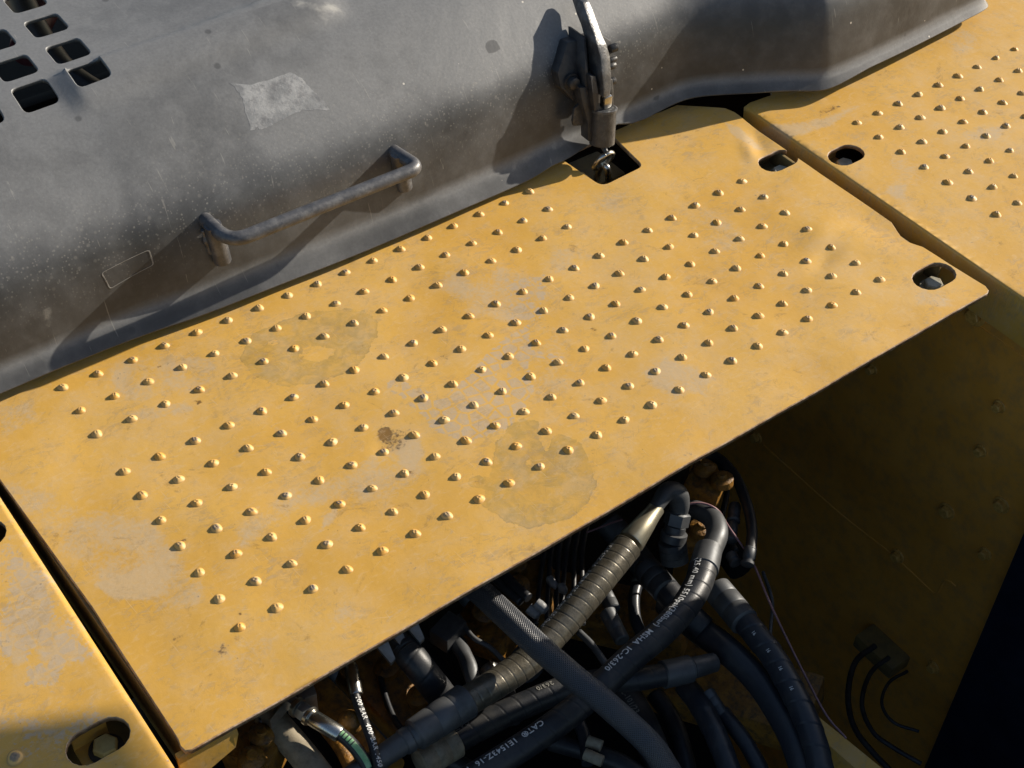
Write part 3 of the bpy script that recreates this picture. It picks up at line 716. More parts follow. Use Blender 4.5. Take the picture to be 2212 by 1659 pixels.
# ---- hex bolts, tabs below the slots
def hexbolt(name, p, axis, r, h, mt, parent, washer=True, wm=None):
    p = np.array(p, float); a = np.array(axis, float)/np.linalg.norm(axis)
    head = lathe(name, p+a*0.002, p+a, [(0, r*0.98), (h*0.12, r), (h*0.82, r), (h, r*0.86)], mt, parent, hexa=True, angle=25)
    if washer:
        lathe('washer', p, p+a, [(0, r*1.35), (0.0016, r*1.38), (0.0022, r*1.30)], wm or mt, head, n=24, angle=30)
    return head
def tab(cx, cy, label, mtb, rz=0.0, deep=-0.034, bolt_dx=0.0, bolt_dy=0.0, dark=False, bpx=None):
    t = empty('mounting_bracket', (cx, cy, deep), label, 'bracket', 'brackets bolted under the slotted holes')
    bm = box_bm((cx, cy+0.004, deep-0.0025), (0.030, 0.050, 0.005), bev=0.0008)
    me2 = box_bm((cx, cy+0.028, (deep-0.008)/2-0.002), (0.030, 0.004, -0.010-deep), bev=0.0008)
    bm_obj('foot', bm, mtb, t, angle=35); bm_obj('upright', me2, mtb, t, angle=35)
    if bpx: q_ = U(*bpx, deep+0.010); bolt_dx, bolt_dy = q_[0]-cx, q_[1]-cy
    bo = hexbolt('bolt', (cx+bolt_dx, cy+bolt_dy, deep), (0, 0, 1), 0.0105, 0.008, M['headpaint'] if not dark else M['bolt'], t, wm=None if dark else M['latch_dark'])
    return t, bo
t1, b1 = tab(slot_l[0], slot_l[1]-0.001, 'dusty bracket with a yellow hex bolt seen through the lower left slot', M['yellow'], bpx=(226, 1606))
t2, b2 = tab(hl2[0], hl2[1], 'bracket under the slot at the left picture edge', M['yellow'])
t3, b3 = tab(SLOTS_MAIN[0][0], SLOTS_MAIN[0][1], 'bracket under the upper right slot, the one with the creased rim, of the walkway plate', M['dull'], bpx=(1688, 366), dark=True, deep=-0.024)
t4, b4 = tab(SLOTS_MAIN[1][0]+0.004, SLOTS_MAIN[1][1], 'bracket under the lower right corner slot of the walkway plate', M['dull'], bpx=(2018, 608), dark=True, deep=-0.024)
t5, b5 = tab(holes_deck and 0.9125, -0.156, 'bracket under the slot of the right deck plate', M['dull'], bpx=(1826, 350), dark=True, deep=-0.024)
# raised figures on the lower left bolt head
cu = bpy.data.curves.new('head_mark', 'FONT'); cu.body = '070'; cu.size = 0.0095; cu.extrude = 0.00025; cu.align_x = 'CENTER'; cu.align_y = 'CENTER'
tmp = bpy.data.objects.new('tmp', cu); COL.objects.link(tmp); mm = bpy.data.meshes.new_from_object(tmp); bpy.data.objects.remove(tmp)
HB = U(226, 1606, -0.024)
for v in mm.vertices: v.co = Vector((HB[0]+v.co.x, HB[1]+v.co.y, -0.034+0.0102+v.co.z))
link_mesh('head_mark', mm, M['headpaint'], b1)

# ---- support rails
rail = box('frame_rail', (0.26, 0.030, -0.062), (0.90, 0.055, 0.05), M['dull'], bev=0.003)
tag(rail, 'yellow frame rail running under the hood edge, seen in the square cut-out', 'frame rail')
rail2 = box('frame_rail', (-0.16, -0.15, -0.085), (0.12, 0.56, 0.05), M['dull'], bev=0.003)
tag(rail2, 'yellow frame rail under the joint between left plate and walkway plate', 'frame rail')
# corner gusset under the lower left plate corner: a bent yellow strip
g = [U(*q, -0.004) for q in [(370, 1668), (400, 1626), (506, 1566), (511, 1580), (509, 1592), (500, 1602), (398, 1668)]]
bm = bmesh.new(); gv = [U(*q, -0.008) for q in [(380, 1634), (506, 1564)]]; 
top_, bot_ = [], []
for k in range(13):
    t = k/12; a = gv[0]*(1-t)+gv[1]*t; a = np.array([a[0], -0.4190, -0.006])
    dz = 0.024+0.020*(1-t) if t < 0.93 else 0.010+0.014*(1-t)/0.07
    top_.append(a); bot_.append(a+np.array([0, -0.002, -dz]))
n_ = len(top_)
vs_ = top_+bot_+[q+np.array([0, 0.005, 0]) for q in top_]+[q+np.array([0, 0.005, 0]) for q in bot_]; fs = []
for k in range(n_-1):
    fs += [(k, k+1, n_+k+1, n_+k), (2*n_+k, 3*n_+k, 3*n_+k+1, 2*n_+k+1), (n_+k, n_+k+1, 3*n_+k+1, 3*n_+k), (k, 2*n_+k, 2*n_+k+1, k+1)]
fs += [(0, n_, 3*n_, 2*n_), (n_-1, 3*n_-1, 4*n_-1, 2*n_-1)]
gus = mesh_py('corner_gusset', vs_, fs, M['yellow'], angle=35)
tag(gus, 'bent amber gusset strip under the lower left corner of the walkway plate', 'gusset')

# ================================================================ side wall of the bay
wall = box('side_wall_panel', (0.900, -0.72, -0.64), (0.012, 1.42, 1.20), M['brown'], bev=0.002)
tag(wall, 'dark shaded yellow wall panel with bolts on the right of the hose bay', 'wall panel')
def on_wall(q): 
    p = UX(q[0], q[1], 0.894); return p
for q, r in [((2160, 877), 0.0075), ((2120, 973), 0.0075), ((2047, 1103), 0.0105), ((2165, 1090), 0.010), ((1940, 1200), 0.0095), ((2108, 680), 0.0125), ((1885, 797), 0.007), ((1635, 943), 0.009), ((2018, 1440), 0.009), ((2130, 1195), 0.008)]:
    p = on_wall(q); hexbolt('bolt', p, (-1, 0, 0), r*0.80, 0.007, M['wallbolt'], wall)
def strip_path(pts, r, name, mt, parent):
    return tube(name, Path([(*p, r) for p in pts], 0.006), mt, parent, nseg=8)
strip_path([on_wall(q) for q in [(2101, 696), (2160, 735), (2225, 780), (2330, 850)]], 0.0013, 'weld_seam', M['brown'], wall)
strip_path([on_wall(q) for q in [(1648, 960), (1808, 1103), (1925, 1196), (2012, 1276), (2024, 1280), (2032, 1268), (2040, 1254), (2052, 1256), (2064, 1266)]], 0.0013, 'weld_seam', M['brown'], wall)
# gusset plate where the wall meets the walkway plate
p0 = on_wall((1780, 840)); 
gs = mesh_py('wall_gusset', [(0.893, -0.20, -0.02), (0.893, -0.30, -0.06), (0.893, -0.245, -0.235), (0.80, -0.20, -0.02), (0.80, -0.30, -0.06), (0.875, -0.245, -0.235)], [(0, 1, 2), (3, 5, 4), (0, 3, 4, 1), (1, 4, 5, 2), (2, 5, 3, 0)], M['steel_dark'])
tag(gs, 'small dark triangular gusset against the side wall below the plate edge', 'gusset')

# navy door leaf that stands open at the lower right: vertical edge, shades the bay
nv_ = box('open_door', (0.880, -0.552-0.45, -0.26), (0.028, 0.90, 1.95), M['navy'], bev=0.005)
tag(nv_, 'dark navy open door leaf standing upright at the lower right corner', 'door')
# unseen panel added far out on the right; its soft shadow lies over the left plate
mp_ = [(-0.578, 0.765), (-0.518, 0.825), (-0.458, 0.95), (-0.458, 1.30), (-1.00, 1.30), (-1.02, 0.765)]
bm = bmesh.new(); fr = [bm.verts.new((1.62, y, z)) for y, z in mp_]; bk = [bm.verts.new((1.68, y, z)) for y, z in mp_]
bm.faces.new(fr); bm.faces.new(bk[::-1])
for i in range(6): bm.faces.new((fr[i], bk[i], bk[(i+1) % 6], fr[(i+1) % 6]))
bmesh.ops.recalc_face_normals(bm, faces=bm.faces); bevel(bm, 0.008, 3)
caster = bm_obj('shade_panel', bm, M['navy'], angle=35); tag(caster, 'dark unseen panel added on a post far right to shade the left plate', 'shade panel')
tube('post', Path([(1.65, -0.95, 0.0, 0.014), (1.65, -0.95, 0.40, 0.014), (1.65, -0.92, 0.80, 0.014)], 0.02), M['navy'], caster, nseg=14)

# ================================================================ hood
PROF = catmull([(0.0150, 0.0105), (0.0190, 0.0148), (0.0235, 0.0198), (0.0280, 0.0248), (0.0312, 0.0295), (0.0332, 0.036), (0.0350, 0.046), (0.0385, 0.062), (0.0435, 0.082), (0.0500, 0.102), (0.0590, 0.119), (0.075, 0.1355), (0.099, 0.1545), (0.135, 0.177), (0.172, 0.1925), (0.21, 0.2030), (0.30, 0.210), (0.45, 0.217), (0.70, 0.225), (1.10, 0.228)], 900)
PS = np.concatenate([[0], np.cumsum(np.hypot(*np.diff(PROF, axis=0).T))])
ctl = [(-1.0, 0.006), (-0.3, 0.004), (0.0, 0.002), (0.1, 0.003), (0.14, -0.002), (0.3, -0.008), (0.5, -0.010), (0.72, -0.001), (0.79, 0.0015), (0.815, 0.001), (0.835, -0.006), (0.885, -0.0325), (0.925, -0.056), (0.950, -0.0705), (0.965, -0.0775), (0.985, -0.0815), (1.03, -0.082), (1.12, -0.079), (1.236, -0.073),
       (1.285, -0.070), (1.308, -0.062), (1.322, -0.042), (1.327, -0.015), (1.329, 0.05), (1.329, 0.30), (1.329, 0.8)]
CT = np.array(ctl); 
for _ in range(5):
    a, b_ = CT[:-1], CT[1:]; CT = np.vstack([CT[:1], np.stack([a*0.75+b_*0.25, a*0.25+b_*0.75], 1).reshape(-1, 2), CT[-1:]])
CS = np.concatenate([[0], np.cumsum(np.hypot(*np.diff(CT, axis=0).T))])-1.0
ct = np.gradient(CT, axis=0); ct /= np.hypot(*ct.T)[:, None]; CNX, CNY = -ct[:, 1], ct[:, 0]   # inward normal
def sm(x, a, b_):
    t = np.clip((x-a)/(b_-a), 0, 1); return t*t*(3-2*t)
def hood_map(p, lift=0.0):
    s_, v = p[:, 0], p[:, 1]
    px, py = np.interp(s_, CS, CT[:, 0]), np.interp(s_, CS, CT[:, 1])
    nx, ny = np.interp(s_, CS, CNX), np.interp(s_, CS, CNY)
    d, z = np.interp(v, PS, PROF[:, 0]), np.interp(v, PS, PROF[:, 1])
    dn = np.minimum(d, 0.09); dy = d-dn
    w = 1-sm(d, 0.20, 0.60)*(px < 1.27)                     # bulge fades out over the top
    x = px+nx*dn; y = py*w+ny*dn+dy*np.where(px > 1.315, 0, 1); x = x-dy*np.where(px > 1.315, 1, 0)
    # pressed raised bead right of the grille
    bead = sm(y, 0.148, 0.172)*(1-sm(y, 0.2055, 0.2095))*sm(x, 0.112, 0.134)*(1-sm(x, 0.40, 0.44))
    z = z+0.0065*bead
    z = z+0.0010*np.sin(s_*17+1)*np.sin(v*21)*sm(v, 0.03, 0.08)
    z = z+0.0025*np.exp(-((s_-0.40)/0.14)**2)*sm(v, 0.15, 0.25)
    # wavy lip, lifted near the latch
    lipw = 1-sm(v, 0.0, 0.035)
    z = z+lipw*(0.0005*np.sin(s_*31)+0.002*np.exp(-((s_-0.79)/0.05)**2)+0.004*np.exp(-((s_-0.60)/0.02)**2)+0.003*np.exp(-((s_-0.93)/0.03)**2))
    return np.column_stack([x, y, z+lift])
def px_to_sv(q, v0=0.0):
    """domain point of the hood measured at a grid position"""
    g = np.stack(np.meshgrid(np.linspace(-0.4, 1.3, 341), np.linspace(0.0, 0.75, 301)), -1).reshape(-1, 2)
    if not hasattr(px_to_sv, 'c'): px_to_sv.c = (g, hood_map(g))
    g, P3 = px_to_sv.c; pj = PJ(P3); e = np.hypot(pj[:, 0]-q[0], pj[:, 1]-q[1])
    i = np.argmin(e+0.0*g[:, 1]); c = g[i].copy(); st = 0.005
    for _ in range(4):
        gg = np.stack(np.meshgrid(np.linspace(-st, st, 11), np.linspace(-st, st, 11)), -1).reshape(-1, 2)+c
        pj = PJ(hood_map(gg)); c = gg[np.argmin(np.hypot(pj[:, 0]-q[0], pj[:, 1]-q[1]))]; st *= 0.25
    return c
def xy_to_sv(x, y):
    c = np.array([x, 0.3])
    for _ in range(25):
        P3 = hood_map(c[None])[0]; c = c+np.array([x-P3[0], (y-P3[1])*0.95])
    return c
hood = empty('engine_hood', (0.4, 0.3, 0.0), 'dusty dark grey engine hood with rounded shoulder, handle and latch', 'engine hood')
ho = []
for i in range(-3, 8):
    for j in range(0, 9):
        cx = 0.1495-i*0.0560; cy = 0.1860+j*0.0512+(0.007 if j == 0 else 0)
        if i == 0 and j == 0: cx += 0.001
        if i < 0: continue
        if j == 0 and i > 6: continue
        hx, hy = 0.0190, 0.0170
        pp = round_poly([(cx-hx, cy-hy), (cx+hx, cy-hy), (cx+hx, cy+hy), (cx-hx, cy+hy)], 0.008, 4)
        ho.append([tuple(xy_to_sv(a, b_)) for a, b_ in pp])
GREASE = None
def ps(pts): return [tuple(px_to_sv(q)) for q in pts]
PALE = soft_polys([(ps([(600, 0), (720, 0), (735, 25), (700, 45), (640, 30)]), 0.6, 0.02), (ps([(85, 665), (120, 660), (115, 690), (90, 700)]), 0.5, 0.006), (ps([(95, 690), (112, 700), (100, 716)]), 0.6, 0.003), (ps([(205, 590), (235, 585), (240, 620), (210, 625)]), 0.35, 0.008), (ps([(1085, 345), (1240, 290), (1235, 318), (1110, 370)]), 0.35, 0.008)])
GREASE = soft_polys([(ps([(1043, 95), (1052, 85), (1070, 86), (1079, 104), (1070, 118), (1054, 115)]), 0.9, 0.001), (ps([(1405, 212), (1415, 204), (1432, 206), (1436, 214), (1420, 222)]), 0.7, 0.003)])
vlip = lambda s_: 0.0
ho_out = [(-0.98, 0.0), (2.0, 0.0), (2.0, 0.95), (-0.98, 0.95)]
smax = float(np.interp(0.16, CT[-30:, 1], CS[-30:]))
lip = []
for s_ in np.arange(-0.95, smax, 0.02):
    lip.append((s_, float(np.interp(s_, [-1, 0.0, 0.10, 0.17, 0.30, 0.60, 0.64, 0.68, 0.70, 0.72, 0.735, 0.755, 0.80, 0.86, 0.93, 1.0, 1.07, 1.3, 2], [0.006, 0.005, 0.002, 0.001, 0.0, 0.0, 0.004, 0.010, 0.016, 0.014, 0.006, 0.007, 0.008, 0.008, 0.007, 0.008, 0.012, 0.012, 0.012]))))
s_end = float(CS[np.argmax(CT[:, 0] > 1.28)]); ho_out = lip+[(smax, 0.16), (s_end+0.05, 0.16), (s_end, 0.20), (s_end, 0.95), (-0.95, 0.95)]
def hspots(p): return (0.45+0.9*np.exp(-((p[:, 1]-0.115)/0.028)**2))*(1-sm(p[:, 1], 0.16, 0.24))*sm(p[:, 1], 0.04, 0.07)*(1-sm(p[:, 0], 0.75, 0.85))
def hdust_sheen(p): return 0.78*sm(p[:, 1], 0.095, 0.150) + 0.15*(1-sm(p[:, 1], 0.024, 0.034)) + 0.75*np.exp(-((p[:, 1]-0.025)/0.006)**2)  # dust, plus sky sheen painted over the top and a highlight at the fillet
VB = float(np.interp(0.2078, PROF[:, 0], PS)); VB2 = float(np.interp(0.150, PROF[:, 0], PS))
def hglint(p):  # highlight lines painted pale along the bead edge and bulge fillet
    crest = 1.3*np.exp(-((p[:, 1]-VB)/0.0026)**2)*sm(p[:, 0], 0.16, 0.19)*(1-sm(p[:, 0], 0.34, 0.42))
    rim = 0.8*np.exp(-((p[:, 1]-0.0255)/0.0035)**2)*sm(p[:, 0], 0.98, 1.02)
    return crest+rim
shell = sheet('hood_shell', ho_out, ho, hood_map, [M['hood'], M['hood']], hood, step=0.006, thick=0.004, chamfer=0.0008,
              attrs=dict(dust=hdust_sheen, spots=hspots, pale=PALE, grease=GREASE, glint=hglint))
# film of old tape on the shoulder
tp = ps([(497, 181), (540, 182), (568, 176), (598, 166), (628, 155), (650, 170), (672, 192), (700, 218), (712, 236), (690, 238), (660, 236), (625, 250), (592, 268), (572, 276), (560, 283), (555, 272), (549, 280), (543, 283), (536, 262), (530, 240), (523, 215), (513, 195)])
tp_r = np.random.default_rng(8); tp = [tuple(np.array(q)+tp_r.uniform(-0.0012, 0.0012, 2)) for q in densify(tp, 0.0035)]
sheet('tape_residue', tp, [], lambda p: hood_map(p, 0.00015), [M['tape'], M['tape']], hood, step=0.003, thick=0.0001, chamfer=0.00004)
# rim of a decal on the side face
q4 = ps([(218, 590), (323, 539), (333, 572), (237, 625)])
o4 = round_poly(q4, 0.003, 4); c4 = np.mean(q4, 0); i4 = round_poly([tuple(c4+(np.array(q)-c4)*(1-0.0011/np.hypot(*(np.array(q)-c4)))) for q in q4], 0.0024, 4)
sheet('decal_outline', o4, [i4], lambda p: hood_map(p)+np.array([0, -0.0003, 0.0001]), [M['decal'], M['decal']], hood, step=0.004, thick=0.0004, chamfer=0.0001)

# grab handle
yp = 0.029
t1_ = UY(461, 492, yp); f1_ = UY(481, 562, yp); c1_ = U(506, 519, t1_[2]); 
t2_ = UY(862, 337, yp); f2_ = UY(873, 404, yp); c2_ = U(901, 362, t2_[2])
r_ = 0.0074
def arc(p, a, b_, rad, n=6):
    p, a, b_ = map(np.array, (p, a, b_)); u = (a-p)/np.linalg.norm(a-p); v = (b_-p)/np.linalg.norm(b_-p)
    s0, s1 = p+u*rad, p+v*rad
    return [tuple((1-t)**2*s0+2*t*(1-t)*p+t*t*s1)+(r_,) for t in np.linspace(0, 1, n)]
st1 = t1_+np.array([0.0, 0.030, -0.002]); st2 = t2_+np.array([0, 0.030, -0.002])
c1_ = np.array([t1_[0]+0.004, c1_[1], t1_[2]-0.001]); c2_ = np.array([t2_[0]+0.008, c2_[1], t2_[2]-0.001])
hp = [(*st1, r_)]+[(*(t1_+np.array([0, 0.008, 0])), r_)]+arc(c1_, t1_, c2_, 0.020)+[tuple(c1_*(1-t)+c2_*t)+(r_,) for t in (0.2, 0.5, 0.8)]+arc(c2_, c1_, t2_, 0.014)+[(*(t2_+np.array([0, 0.008, 0])), r_), (*st2, r_)]
hd = tube('handle', Path(hp, 0.002), M['handle'], hood, nseg=24)
for a, f in ((t1_, f1_), (t2_, f2_)):
    d = (a-f); d = d/np.linalg.norm(d); L0 = np.linalg.norm(a-f)+0.006
    po = lathe('post', f-d*0.002, a, [(0, 0.0055), (0.0015, 0.0090), (L0*0.5, 0.0094), (L0, 0.0088)], M['handle'], hd, n=24)
    w = f+np.array([-0.009, 0.008, 0.02])
    tube('weld_bead', Path([(*(f+np.array([-0.006, 0.008, 0.0])), 0.002), (*(f+np.array([-0.010, 0.008, 0.02])), 0.0036), (*(a+np.array([-0.007, 0.010, -0.006])), 0.002)], 0.002), M['handle'], po, nseg=10, rfun=lambda s_, th: 1+0.25*np.sin(s_*2500))

# ---- draw latch
LPY = np.array([5.0, 50.0, 100.0, 150.0, 200.0, 228.0]); LSY = np.array([hood_map(px_to_sv((1285, q))[None])[0][1] for q in LPY])
LK = np.array([0.020, 0.027, 0.034, 0.040, 0.042, 0.042]); LYY = np.append(LSY-0.56*LK, 0.000); LPY = np.append(LPY, 318.0)
def LY(py): return float(np.interp(py, LPY, LYY))
def L3(px, py, dy=0.0): return UY(px, py, LY(py)+dy)
def prism_from_px(name, left_px, right_px, dys, mt, parent, bev=0.0008):
    """bar whose left and right edges were measured; dys = (front, back) offsets in depth"""
    bm = bmesh.new(); n = len(left_px); rows_ = []
    for k in range(n):
        lf = L3(*left_px[k], dys[0]); rf = L3(*right_px[k], dys[0]); lb = lf+np.array([0, dys[1]-dys[0], 0.0]); rb = rf+np.array([0, dys[1]-dys[0], 0.0])
        rows_.append([bm.verts.new(q) for q in (lf, rf, rb, lb)])
    for k in range(n-1):
        for j in range(4): bm.faces.new((rows_[k][j], rows_[k][(j+1) % 4], rows_[k+1][(j+1) % 4], rows_[k+1][j]))
    bm.faces.new(rows_[0]); bm.faces.new(rows_[-1][::-1]); bmesh.ops.recalc_face_normals(bm, faces=bm.faces)
    if bev: bevel(bm, bev, 2)
    return bm_obj(name, bm, mt, parent, angle=40)
# base plate against the hood face
bp = [(1226, 92), (1262, 82), (1300, 75), (1322, 90), (1322, 160), (1300, 205), (1262, 212), (1240, 218), (1212, 190), (1205, 158)]
BY = lambda q: float(hood_map(px_to_sv(q)[None])[0][1])
bpy_ = [UY(*q, BY(q)-0.010) for q in bp]
vs_ = bpy_+[q+np.array([0, 0.014, -0.002]) for q in bpy_]; n_ = len(bp)
fs = [tuple(range(n_))]+[(i, i+n_, (i+1) % n_+n_, (i+1) % n_) for i in range(n_)]+[tuple(range(2*n_-1, n_-1, -1))]
bm = bmesh.new(); bb = [bm.verts.new(v) for v in vs_]
for f in fs: bm.faces.new([bb[i] for i in f])
bmesh.ops.recalc_face_normals(bm, faces=bm.faces); bevel(bm, 0.0015, 2)
latch = bm_obj('latch', bm, M['latch_dark'], hood, angle=35); latch['label'] = 'black steel draw latch with an upright lever'
for q in ((1233, 177), (1266, 172)):
    p = UY(*q, BY(q)-0.0095); lathe('bolt', p-np.array([0, -0.001, 0]), p+np.array([0, -1, 0.15]), [(0, 0.010), (0.003, 0.010), (0.003, 0.0072), (0.009, 0.0070), (0.010, 0.0055)], M['latch_dark'], latch, hexa=False, n=20)
# ribs of the base that carry the pivot
for (xa, xb_) in ((1262, 1268),):
    prism_from_px('rib', [(xa-2, 80), (xa+2, 150), (xa+4, 205)], [(xb_-2, 80), (xb_+2, 150), (xb_+4, 205)], (0.002, 0.030), M['latch_dark'], latch)
prism_from_px('lever', [(1259, 4), (1265, 22), (1274, 50), (1284, 75), (1290, 98), (1298, 125), (1301, 160), (1304, 190), (1304, 212)],
              [(1272, 2), (1282, 22), (1292, 50), (1301, 75), (1311, 96), (1319, 125), (1321, 160), (1321, 190), (1318, 212)], (-0.0085, 0.016), M['lever'], latch, 0.0020)
bmc = L3(1309, 218, -0.004); box('lever_tip', bmc, (0.012, 0.010, 0.016), M['chrome'], latch, bev=0.003)
for k, (px, py, s_) in enumerate([(1326, 103, 0.010), (1325, 128, 0.007), (1323, 142, 0.008), (1322, 175, 0.009)]):
    p = L3(px, py, 0.004); lathe('pivot_pin', p-np.array([0.006, 0, 0]), p+np.array([0.006, 0, 0]), [(0, s_*0.42), (0.001, s_*0.5), (0.009, s_*0.5), (0.010, s_*0.4)], M['latch'], latch, n=16)
# yoke arms and barrel
prism_from_px('yoke', [(1276, 165), (1280, 200), (1284, 240)], [(1287, 165), (1293, 200), (1294, 240)], (-0.004, 0.012), M['latch_dark'], latch)
prism_from_px('yoke', [(1317, 172), (1320, 200), (1321, 236)], [(1324, 172), (1326, 200), (1326, 236)], (-0.004, 0.012), M['latch'], latch)
b0 = L3(1300, 312, 0.0); b1_ = L3(1304, 232, 0.0); ax = b1_-b0; Lb = np.linalg.norm(ax)
lathe('barrel', b0, b1_, [(0, 0.0115), (0.002, 0.0148), (Lb*0.5, 0.0150), (Lb-0.001, 0.0150), (Lb, 0.0140), (Lb, 0.0118), (Lb-0.008, 0.0115)], M['latch'], latch, n=36, angle=35)
lathe('barrel_collar', b1_-ax/Lb*0.0035, b1_, [(0, 0.0150), (0.0004, 0.0160), (0.003, 0.0160), (0.0035, 0.0150)], M['lever'], latch, n=36)
prism_from_px('bracket_side', [(1252, 190), (1259, 225), (1270, 262), (1271, 305)], [(1274, 188), (1284, 225), (1287, 262), (1287, 308)], (0.002, 0.016), M['latch_dark'], latch)
prism_from_px('spring_tongue', [(1258, 218), (1241, 235), (1237, 262), (1239, 272)], [(1264, 214), (1270, 235), (1272, 262), (1272, 270)], (0.010, 0.013), M['latch'], latch, 0.0004)
# eye bolt ring and the hook it holds
rc = U(1303, 347, 0.002); ring = []
e1_ = np.array([1.0, 0.0, 0.0]); e2_ = np.array([0.0, -0.45, 0.90]); e2_ /= np.linalg.norm(e2_)
for k in range(26):
    a = 2*math.pi*k/24+math.pi/2+0.25
    ring.append((*(rc+e1_*0.0118*math.cos(a)+e2_*0.0160*math.sin(a)), 0.0032))
tube('eye_ring', Path(ring[:25], 0.0008), M['chrome'], latch, nseg=14)
lathe('eye_shank', rc+e2_*0.014, b0, [(0, 0.0030), (0.012, 0.0032), (0.02, 0.0032)], M['steel_dark'], latch, n=14)
hk = [U(1288, 396, -0.045), U(1292, 372, -0.022), U(1300, 358, -0.008), U(1310, 361, -0.004), U(1313, 374, -0.014), U(1314, 388, -0.028)]
hook = tube('catch_hook', Path([(*q, 0.0040) for q in hk], 0.001), M['chrome'], None, nseg=16)
tag(hook, 'small bright steel hook caught by the latch ring in the square cut-out', 'hook')
hb = box('hook_bracket', (0.644, -0.004, -0.034), (0.026, 0.050, 0.020), M['yellow'], bev=0.002)
tag(hb, 'olive shaded bracket holding the hook below the square cut-out', 'bracket')

# things seen through the grille of the hood
def inner(name, label, cat, pts, r, z, mt):
    o = tube(name, Path([(*U(*q, z), r) for q in pts], 0.006), mt); tag(o, label, cat); return o
inner('coolant_hose', 'thick navy coolant hose inside the hood behind the grille holes', 'hose', [(20, -60), (60, 40), (100, 110), (150, 170), (260, 240)], 0.017, 0.14, M['rubber_blue'])
inner('intake_duct', 'maroon duct glimpsed through the second grille hole', 'duct', [(90, 20), (70, 60), (60, 110)], 0.020, 0.11, M['maroon'])
bx_ = box('inner_bracket', (0.14, 0.27, 0.02), (0.09, 0.22, 0.02), M['dull'], bev=0.003); tag(bx_, 'dim yellow bracket inside the hood below the grille holes', 'bracket')
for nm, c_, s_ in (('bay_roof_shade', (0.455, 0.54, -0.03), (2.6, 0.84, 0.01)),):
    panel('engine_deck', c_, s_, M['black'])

# ================================================================ hoses and fittings in the bay
def HP(pts, w, step=0.0022):
    """centre line from (u, v, depth) with the measured width w in grid pixels (number or list)"""
    out = []
    for i, (a, b_, z) in enumerate(pts):
        p = U(a, b_, z); ww = w if np.isscalar(w) else w[i]
        out.append((*p, ww/2/PXM(p)))
    return Path(out, step)
def ext(name, a, b_, w0, w1, mt, parent, steps=None, n=28, hexa=None):
    """turned fitting between two measured points, widths in grid pixels; steps = [(fraction, scale)]"""
    p0, p1 = U(*a), U(*b_); L = np.linalg.norm(p1-p0); r0, r1 = w0/2/PXM(p0), w1/2/PXM(p1)
    st = steps or [(0, 0.90), (0.04, 1.0), (0.96, 1.0), (1, 0.90)]
    return lathe(name, p0, p1, [(t*L, (r0*(1-t)+r1*t)*k) for t, k in st], mt, parent, n=n, hexa=hexa)
CR = [(0, 0.86), (0.03, 1.0), (0.30, 1.0), (0.32, 0.965), (0.34, 1.0), (0.62, 1.0), (0.64, 0.965), (0.66, 1.0), (0.97, 1.0), (1, 0.86)]

# H1 braided hose on top, from under the plate down to the right
p1 = HP([(960, 1215, -0.085), (1030, 1272, -0.075), (1088, 1326, -0.068), (1158, 1392, -0.062), (1240, 1463, -0.060), (1316, 1526, -0.062), (1400, 1604, -0.068), (1440, 1660, -0.078), (1475, 1725, -0.09)], 57)
h1 = tube('braided_hose', p1, M['braid'], nseg=40); tag(h1, 'braided navy hose crossing on top of the other hoses from the plate edge downwards', 'hose', 'hydraulic hoses in the open bay')
lettering('print', 'WP 20 BAR 300 PSI', p1, 0.02, -0.25, 0.0070, M['ink_old'], h1)

# H2 spiral wrapped hose with a gold fitting, sunlit
p2 = HP([(1355, 1180, -0.085), (1310, 1235, -0.088), (1252, 1306, -0.093), (1200, 1365, -0.100), (1140, 1428, -0.105), (1075, 1474, -0.105), (1000, 1520, -0.100)], 66, 0.0006)
h2 = tube('spiral_wrapped_hose', p2, M['wrap'], nseg=48, rfun=spiral(0.0100, 0.015, 1, 0.020))
tag(h2, 'sunlit spiral wrapped hose with a pale gold fitting at its upper end', 'hose', 'hydraulic hoses in the open bay')
lettering('print', '1E1543Z-16  1.00IN (25.40 mm) 5510psi', p2, 0.012, 1.30, 0.0062, M['ink'], h2)
fe = ext('ferrule', (1362, 1172, -0.085), (1418, 1098, -0.080), 62, 34, M['gold'], h2, [(0, 0.94), (0.03, 1.0), (0.55, 1.02), (0.85, 1.02), (1, 1.1)], n=14)
el = tube('elbow', HP([(1412, 1106, -0.080), (1424, 1084, -0.076), (1442, 1062, -0.075), (1462, 1066, -0.082), (1468, 1088, -0.095), (1464, 1112, -0.108)], [30, 34, 42, 46, 44, 40]), M['steel_dark'], h2, nseg=28)
ext('swivel_nut', (1466, 1106, -0.104), (1459, 1136, -0.116), 56, 56, M['steel_dark'], h2, [(0, 0.85), (0.1, 1), (0.9, 1), (1, 0.85)], hexa=True)
ext('adapter', (1460, 1134, -0.114), (1456, 1152, -0.122), 46, 46, M['steel_dark'], h2)
ext('adapter_ring', (1457, 1150, -0.120), (1453, 1168, -0.128), 58, 58, M['steel_dark'], h2)
ext('ferrule', (1010, 1512, -0.101), (893, 1590, -0.098), 80, 72, M['steel_dark'], h2, CR)
ext('ferrule_shoulder', (895, 1589, -0.098), (868, 1606, -0.098), 60, 58, M['steel_dark'], h2, [(0, 1), (0.3, 0.9), (0.4, 1), (0.9, 1), (1, 0.9)])
tube('steel_tube', HP([(890, 1590, -0.098), (850, 1618, -0.098), (810, 1645, -0.098), (740, 1690, -0.10)], [54, 52, 50, 50]), M['steel_dark'], h2, nseg=28)

